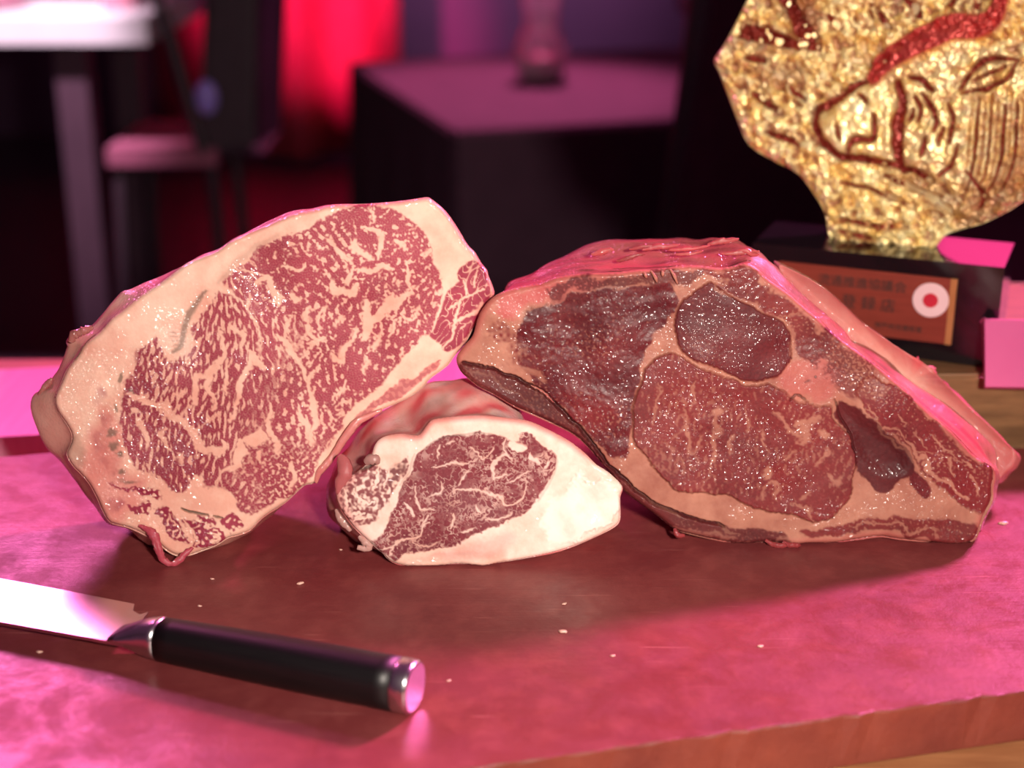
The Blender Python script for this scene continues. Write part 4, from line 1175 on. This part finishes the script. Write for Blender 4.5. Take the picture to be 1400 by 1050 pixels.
a = ctr(1133, 384); b_ = ctr(1240, 394)
text('流通推進協議会', (a[0] + b_[0]) / 2 - .004, (a[1] + b_[1]) / 2 + .0006, .0098)
a = ctr(1160, 410); b_ = ctr(1216, 420)
text('登 録 店', (a[0] + b_[0]) / 2, (a[1] + b_[1]) / 2, .0118)
a = ctr(1195, 443); b_ = ctr(1262, 451)
text('神戸肉流通推進', (a[0] + b_[0]) / 2, (a[1] + b_[1]) / 2, .0052)
sc_ = ctr(1273, 409); rr_ = abs(ctr(1298, 409)[0] - ctr(1248, 409)[0]) / 2
bm = bmesh.new()
lathe(bm, [(0, 0), (rr_, 0), (rr_, .0010), (rr_ * .97, .0013), (0, .0013)], 40, Matrix.Translation((sc_[0], -.0022, sc_[1])) @ Matrix.Rotation(math.pi / 2, 4, 'X'))
from_bm('seal', bm, M_sealw, plate)
bm = bmesh.new()
lathe(bm, [(0, 0), (rr_ * .42, 0), (rr_ * .42, .0018), (0, .0018)], 32, Matrix.Translation((sc_[0], -.0022, sc_[1])) @ Matrix.Rotation(math.pi / 2, 4, 'X'))
from_bm('seal_centre', bm, M_sealr, plate)

# the gold relief
m, nt, p = new_mat('cast_gold')
ad = nt.nodes.new('ShaderNodeAttribute'); ad.attribute_name = 'dark'
ar = nt.nodes.new('ShaderNodeAttribute'); ar.attribute_name = 'red'
ng = noise(nt, 70, 4, .6)
g = mixc(nt, maprange(nt, ng.outputs[0], .35, .65, 0, 1), srgb(240, 200, 116), srgb(255, 244, 190))
g = mixc(nt, ad.outputs['Fac'], g, srgb(134, 44, 34))
g = mixc(nt, ar.outputs['Fac'], g, srgb(190, 70, 66))
nt.links.new(g, p.inputs['Base Color'])
p.inputs['Metallic'].default_value = .45; p.inputs['Roughness'].default_value = .34
nt.links.new(bump(nt, ng.outputs[0], .2, .002), p.inputs['Normal'])
M_gold = m
mid_ = fl + du_ * (Wb * .5) + dv_ * .036
o_t = Vector((mid_.x, mid_.y, .14))
n_t = np.array((-dv_.x * .985, -dv_.y * .985, .17)); n_t /= np.linalg.norm(n_t)
T_out = [(1024, -6), (1006, 32), (990, 62), (977, 83), (984, 98), (1008, 160), (1024, 198), (1060, 221), (1092, 238), (1112, 264), (1128, 292), (1135, 326), (1152, 338), (1200, 346), (1255, 348), (1276, 340), (1292, 322), (1320, 312), (1348, 304), (1400, 274), (1446, 220), (1470, 130), (1462, 0), (1424, -90), (1330, -150), (1200, -160), (1096, -116), (1046, -52)]
ft = Face(spline(T_out, 3, True), o_t, n_t, 1.6, 700)
X, Y = ft.X, ft.Y
ft.tone[:] = .5; ft.fat[:] = .5; ft.wet[:] = 0
head = ft.poly([(1118, 150), (1164, 120), (1200, 100), (1240, 60), (1300, 40), (1340, 60), (1390, 80), (1400, 130), (1396, 240), (1330, 260), (1270, 240), (1230, 226), (1186, 219), (1150, 212), (1126, 196)], 7, .6)
ft.h += .0035 * head
muz = ft.poly([(1124, 168), (1150, 134), (1186, 118), (1206, 124), (1220, 150), (1222, 190), (1206, 210), (1160, 208), (1134, 194)], 8, .5); ft.h += .003 * muz
gro = np.zeros(X.shape)
for pts_, wd in [([(1215, 76), (1191, 107), (1164, 121), (1135, 143), (1118, 156), (1119, 176), (1131, 199), (1153, 213), (1186, 219), (1215, 224), (1244, 232), (1270, 246)], 9), ([(1229, 112), (1232, 146), (1229, 176), (1227, 206), (1236, 232)], 12),
                 ([(1245, 105), (1262, 112), (1277, 126)], 6), ([(1313, 122), (1338, 88), (1364, 78), (1391, 82)], 5), ([(1391, 84), (1377, 107), (1352, 121), (1316, 126)], 5), ([(1330, 112), (1352, 100), (1374, 90)], 4),
                 ([(1196, 156), (1197, 186), (1168, 193), (1160, 208)], 6), ([(1204, 112), (1186, 112)], 5), ([(1262, 130), (1278, 152), (1276, 180)], 5), ([(1290, 176), (1282, 196)], 4), ([(1250, 150), (1242, 168)], 4),
                 ([(1000, 38), (1040, 48), (1090, 62)], 16), ([(1080, 10), (1096, 40), (1108, 62)], 18), ([(1060, -20), (1090, 20)], 14), ([(1180, 66), (1192, 96)], 5), ([(1240, 0), (1256, 22)], 10), ([(1290, 30), (1304, 0), (1316, -20)], 5), ([(1340, -10), (1330, 20)], 8),
                 ([(1150, 300), (1200, 312), (1240, 310)], 5), ([(1252, 134), (1262, 150), (1254, 166)], 5), ([(1296, 140), (1302, 168), (1296, 196)], 5), ([(1266, 190), (1258, 212)], 6), ([(1310, 200), (1300, 226), (1284, 240)], 5), ([(1176, 128), (1188, 140)], 4), ([(1146, 170), (1150, 190)], 4), ([(1320, 236), (1344, 262), (1336, 286)], 6), ([(1030, 130), (1060, 150)], 6), ([(1050, 180), (1090, 196)], 6), ([(1080, 120), (1100, 140)], 5), ([(1020, 78), (1046, 84)], 6), ([(1130, 20), (1150, 40)], 8), ([(1200, 10), (1210, 34)], 8), ([(1150, 250), (1200, 262), (1250, 284)], 4), ([(1210, 240), (1260, 262), (1300, 290)], 6), ([(1144, 318), (1190, 326)], 4)]:
    gro = np.maximum(gro, ft.line(pts_, wd * 1.35, 3, .6))
for k in range(9):
    x0 = 1326 + k * 9
    gro = np.maximum(gro, (.9 if k % 2 else .6) * ft.line([(x0 + 4, 128 + (k % 3) * 8), (x0, 180), (x0 - 4, 225), (x0 - 14 - k, 262)], 3.6 + (k % 3), 2, .3))
hz = .9 * ft.nz(24, 3) + .6 * ft.nz(13, 4) + .3 * ft.nz(8, 6) + .5 * ft.nz(40, 5, low=True)
rough_ = 1 - .75 * muz
ft.h += .0014 * hz * rough_ * (1 - .55 * head) - .0050 * gro
ft.dark = np.clip(np.maximum(gro * 1.25, .78 * sst(.3, 1.6, -hz) * rough_ * (1 - .4 * head)), 0, 1)  # shade of the recesses put into the colour as red-brown
horn = ft.line([(1196, 106), (1212, 84), (1244, 64), (1279, 47), (1303, 37), (1334, 36), (1357, 27), (1369, 0)], 38, 3, .2)
ft.h += .006 * horn; ft.red = horn; ft.dark = ft.dark * (1 - horn)
rim = sst(12, 5, ft.sd)
ft.dark *= 1 - .8 * rim  # rim kept pale in colour, like a lit bevel
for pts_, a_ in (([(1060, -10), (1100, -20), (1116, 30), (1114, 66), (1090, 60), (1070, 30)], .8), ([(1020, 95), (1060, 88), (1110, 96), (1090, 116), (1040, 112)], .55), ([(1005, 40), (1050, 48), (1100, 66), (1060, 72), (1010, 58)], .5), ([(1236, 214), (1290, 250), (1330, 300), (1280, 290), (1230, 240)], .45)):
    ft.dark = np.maximum(ft.dark, a_ * ft.poly(pts_, 10, 2.))  # brown patches; the upper left bands are shade painted in
eye = ft.spot((1245, 118), 6, 3); ft.h += .002 * eye; ft.dark *= 1 - eye
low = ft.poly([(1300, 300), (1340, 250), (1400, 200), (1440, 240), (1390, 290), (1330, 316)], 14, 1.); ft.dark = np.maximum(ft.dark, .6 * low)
for o in ft.finish(None, M_gold, {0: 'relief_plate'}, und=.0012, roll=10, roll_h=.006):
    tw = o
    o.parent = tr; o.matrix_parent_inverse = (Matrix.Translation(tr.location) @ Matrix.Rotation(tang, 4, 'Z')).inverted()


def gold_attrs(T, A, sh, V):
    n1 = fft_noise(sh, 14, seed=71)
    return dict(fat=n1 * 0, tone=n1 * 0 + .5, wet=n1 * 0, dark=np.clip(.2 * n1, 0, .5), red=n1 * 0)


o = body('plate_back', ft.out, ft.out, o_t, n_t, .016, M_gold, None, 71, shrink=.02, rough=.0006, rings=10, nseg=400, attrs=gold_attrs, floor=.1402)
o.parent = tr; o.matrix_parent_inverse = (Matrix.Translation(tr.location) @ Matrix.Rotation(tang, 4, 'Z')).inverted()

# leaning card at the right edge, its base colour holds the pink light
M_card = simple_mat('card_pink_tint', srgb(222, 96, 156), srgb(232, 112, 168), .4, scale=5, bstr=0)
cb = at_z(1349, 527, .0605)
cd = empty('card_stand', (cb.x, cb.y, .0605), R(-4))
tag(cd, 'card holder tinted pink like the light on it, leaning beside the trophy base at the right edge', 'card holder')
LEAN = R(34)
bm = bmesh.new(); box(bm, 0, .13, 0, .010, 0, .052, Matrix.Rotation(-LEAN, 4, 'X')); bevel_all(bm, .001, 2)
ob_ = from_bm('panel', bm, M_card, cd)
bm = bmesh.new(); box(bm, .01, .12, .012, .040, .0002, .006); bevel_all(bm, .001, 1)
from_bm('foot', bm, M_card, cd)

# ------------------------------------------------------------------ the dim dining room behind
M_cloth = simple_mat('wine_cloth', (.075, .030, .055), (.095, .038, .068), .85, scale=12, bstr=.2, bscale=300)
M_whitec = simple_mat('white_cloth', (.72, .66, .70), (.80, .74, .78), .7, scale=10, bstr=.1)
M_darkleg = simple_mat('dark_metal', (.07, .03, .052), (.09, .04, .066), .6, .1, scale=10, bstr=0)
M_leather = simple_mat('black_leather', (.040, .020, .032), (.055, .028, .044), .5, scale=30, bstr=.3, bscale=160)
M_red = simple_mat('red_curtain_cloth', (.62, .05, .10), (.72, .07, .13), .7, scale=20, bstr=.15, bscale=200)

# tall table with a white top, upper left
tb = empty('bar_table', (-1.25, 3.75, -.9))
tag(tb, 'tall bar table with bright white top at the upper left of the room', 'table')


def ch(name, bm_, mat_, root, smooth=False):
    return child_of(from_bm(name, bm_, mat_, None, smooth), root)


bm = bmesh.new(); box(bm, -1.75, -.80, 3.42, 4.10, .0, .058); bevel_all(bm, .02, 3); ch('table_top', bm, M_whitec, tb)
for lx, ly in ((-.99, 3.50), (-1.66, 3.50), (-.99, 4.0), (-1.66, 4.0)):
    bm = bmesh.new(); box(bm, lx - .035, lx + .035, ly - .035, ly + .035, -.9, -.002); bevel_all(bm, .008, 2); ch('leg', bm, M_darkleg, tb)
M_plate = simple_mat('pink_china', (.75, .30, .42), (.8, .36, .48), .3, bstr=0)
for k, (x_, y_) in enumerate(((-1.22, 3.62), (-.90, 3.60))):
    bm = bmesh.new()
    lathe(bm, [(0, .004), (.05, .004), (.10, .016), (.105, .018), (.10, .020), (.05, .009), (0, .008)] if k == 0 else [(0, .002), (.04, .002), (.045, .03), (.05, .07), (.046, .07), (.04, .03), (0, .008)], 28)
    o = from_bm('plate' if k == 0 else 'cup', bm, M_plate, None, True); o.location = (x_, y_, .058)
    tag(o, 'pinkish plate lying on the white bar table' if k == 0 else 'small pink cup at the right end of the white bar table', 'plate' if k == 0 else 'cup')

# high chair beside it
sx_, sy_ = -.80, 3.62
hc = empty('bar_chair', (sx_, sy_, -.9))
tag(hc, 'dark bar chair with slanted back posts beside the white bar table', 'chair')
M_seat = simple_mat('seat_pad', (.32, .08, .15), (.38, .10, .18), .6, scale=20, bstr=.2)
bm = bmesh.new(); box(bm, sx_ - .12, sx_ + .13, sy_ - .18, sy_ + .18, -.275, -.235); bevel_all(bm, .015, 3); ch('seat', bm, M_seat, hc)
for lx in (-.10, .11):
    for ly in (-.15, .15):
        bm = bmesh.new(); tube(bm, [(sx_ + lx, sy_ + ly, -.275), (sx_ + lx * 1.25, sy_ + ly * 1.15, -.9)], [.016, .013], 8); ch('leg', bm, M_leather, hc)
bm = bmesh.new(); box(bm, -.055, .055, -.16, .20, 0, .62, Matrix.Translation((sx_ + .165, sy_, -.24)) @ Matrix.Rotation(R(4), 4, 'Y')); bevel_all(bm, .02, 3); ch('backrest', bm, M_leather, hc)
bm = bmesh.new(); tube(bm, [(sx_ + .10, sy_ - .17, -.25), (sx_ + .04, sy_ - .17, .02), (sx_ - .01, sy_ - .17, .20)], [.014, .014, .012], 10); ch('back_post', bm, M_leather, hc)
bm = bmesh.new(); bmesh.ops.create_uvsphere(bm, u_segments=14, v_segments=8, radius=.026, matrix=Matrix.Translation((sx_ + .118, sy_ - .19, -.118)) @ Matrix.Diagonal((1, .6, 1.5, 1)))
M_viol = simple_mat('violet_glint_paint', (.40, .30, .95), (.46, .36, 1.0), .3, bstr=0)  # colour of a light glint on the chair, built as a solid blob
ch('violet_glint', bm, M_viol, hc, True)

# red curtain on the back wall
bm = bmesh.new()
nx_, nz_ = 130, 10
grid = []
for j in range(nz_ + 1):
    row = []
    for i in range(nx_ + 1):
        u = i / nx_
        x = -1.50 + 1.04 * u
        d = .09 * math.sin(u * 15.5 + 2.2) + .02 * math.sin(u * 37 + 1.2 + j * .08)
        row.append((x, 6.45 + d * (1 - .03 * j), -.86 + 3.1 * j / nz_))
    grid.append(row)
fr_ = [[bm.verts.new(q) for q in r] for r in grid]
bk_ = [[bm.verts.new((q[0], q[1] + .012, q[2])) for q in r] for r in grid]
for j in range(nz_):
    for i in range(nx_):
        bm.faces.new((fr_[j][i], fr_[j][i + 1], fr_[j + 1][i + 1], fr_[j + 1][i])); bm.faces.new((bk_[j][i], bk_[j + 1][i], bk_[j + 1][i + 1], bk_[j][i + 1]))
    for i in (0, nx_): bm.faces.new((fr_[j][i], fr_[j + 1][i], bk_[j + 1][i], bk_[j][i]))
for i in range(nx_):
    for j in (0, nz_): bm.faces.new((fr_[j][i], fr_[j][i + 1], bk_[j][i + 1], bk_[j][i]))
tag(from_bm('curtain', bm, M_red, None, True), 'long red pink lit curtain with soft folds hanging at the back wall', 'curtain')

# draped table in the middle
tA = Vector((-.115, 3.194)); dl = Vector((-.322, 1.007)); ll = dl.length; dl.normalize(); dr = Vector((dl.y, -dl.x))
tang2 = math.atan2(dr.y, dr.x)
bm = bmesh.new()
NS = 40
per = []
W_, D_ = .95, ll
for i in range(NS): per.append((W_ * i / NS, 0, (0, -1)))
for i in range(NS): per.append((W_, D_ * i / NS, (1, 0)))
for i in range(NS): per.append((W_ * (1 - i / NS), D_, (0, 1)))
for i in range(NS): per.append((0, D_ * (1 - i / NS), (-1, 0)))
rings = []
for z_, fl_ in ((0, -.02), (0, 0), (-.012, .006), (-.2, .012), (-.45, .02), (-.73, .03)):
    ring = []
    for k, (x, y, nn_) in enumerate(per):
        a_ = fl_ + (.012 * math.sin(k * .55) * (-z_ / .73) if z_ < -.05 else 0)
        cx0, cy0 = W_ / 2, D_ / 2
        if fl_ < 0: ring.append(bm.verts.new((cx0 + (x - cx0) * .96, cy0 + (y - cy0) * .97, z_ + .002)))
        else: ring.append(bm.verts.new((x + nn_[0] * a_, y + nn_[1] * a_, z_)))
    rings.append(ring)
loft(bm, rings, True, True)
tc_ = from_bm('draped_table', bm, M_cloth, None, False)
tc_.location = (tA.x, tA.y, -.15); tc_.rotation_euler = (0, 0, tang2)
tag(tc_, 'square table draped to the floor in dark wine coloured cloth', 'table')

# glass on it
m, nt, p = new_mat('pink_tinted_glass')
p.inputs['Base Color'].default_value = (.95, .80, .90, 1); p.inputs['Roughness'].default_value = .12  # pink glints tinted into the glass colour
p.inputs['Transmission Weight'].default_value = .72; p.inputs['IOR'].default_value = 1.45
M_glass = m
gp = at_z(740, 112, -.15)
gl = empty('glass_carafe', (gp.x, gp.y, -.147))
tag(gl, 'glass carafe with pink glints tinted in, standing on the draped table', 'carafe')
bm = bmesh.new()
lathe(bm, [(0, .002), (.045, .002), (.058, .012), (.068, .045), (.066, .08), (.050, .115), (.040, .14), (.046, .18), (.060, .24), (.066, .29), (.063, .29), (.056, .24), (.042, .18), (.036, .14), (.046, .115), (.062, .08), (.064, .045), (.054, .016), (0, .012)], 36)
from_bm('vessel', bm, M_glass, gl, True)
bm = bmesh.new(); lathe(bm, [(0, .018), (.050, .018), (.060, .045), (.0605, .062), (0, .062)], 32)
M_wine = simple_mat('glint_pink_drink', (.75, .16, .34), (.85, .2, .4), .15, bstr=0)  # drink coloured bright pink to stand in for the glints
from_bm('drink', bm, M_wine, gl, True)

# big dark chair, right of the middle
dx_, dy_ = .34, 2.75
dc = empty('dining_chair', (dx_, dy_, -.9), R(24))
tag(dc, 'large black high backed dining chair right of the draped table', 'chair')
bm = bmesh.new(); box(bm, -.24, .24, -.24, .24, -.50 + .9, -.42 + .9); bevel_all(bm, .025, 3); from_bm('seat', bm, M_leather, dc)
bm = bmesh.new(); box(bm, -.22, .24, -.04, .04, 0, 1.10, Matrix.Translation((0, -.20, .36)) @ Matrix.Rotation(R(3), 4, 'X') @ Matrix.Rotation(R(4.5), 4, 'Y')); bevel_all(bm, .025, 3); from_bm('backrest', bm, M_leather, dc)
for lx in (-.2, .2):
    for ly in (-.2, .2):
        bm = bmesh.new(); box(bm, lx - .02, lx + .02, ly - .02, ly + .02, 0, .40); bevel_all(bm, .004, 1); from_bm('leg', bm, M_leather, dc)

# another small table far behind the trophy, catching pink light
ft_ = empty('side_table', (.80, 4.9, -.9))
tag(ft_, 'small far side table catching pink light behind the trophy', 'table')
q0 = at_y(944, 28, 4.7); q1 = at_y(1006, 28, 4.7)
bm = bmesh.new(); box(bm, q0.x, q0.x + .42, 4.7, 5.1, q0.z, q0.z + .05); bevel_all(bm, .008, 2); ch('table_top', bm, M_cloth, ft_)
bm = bmesh.new(); tube(bm, [(q0.x + .21, 4.9, q0.z), (q0.x + .21, 4.9, -.89)], [.03, .03], 12); ch('leg', bm, M_darkleg, ft_)
bm = bmesh.new(); lathe(bm, [(0, 0), (.17, 0), (.17, .012), (.03, .03), (0, .03)], 24, Matrix.Translation((q0.x + .21, 4.9, -.9))); ch('foot', bm, M_darkleg, ft_)
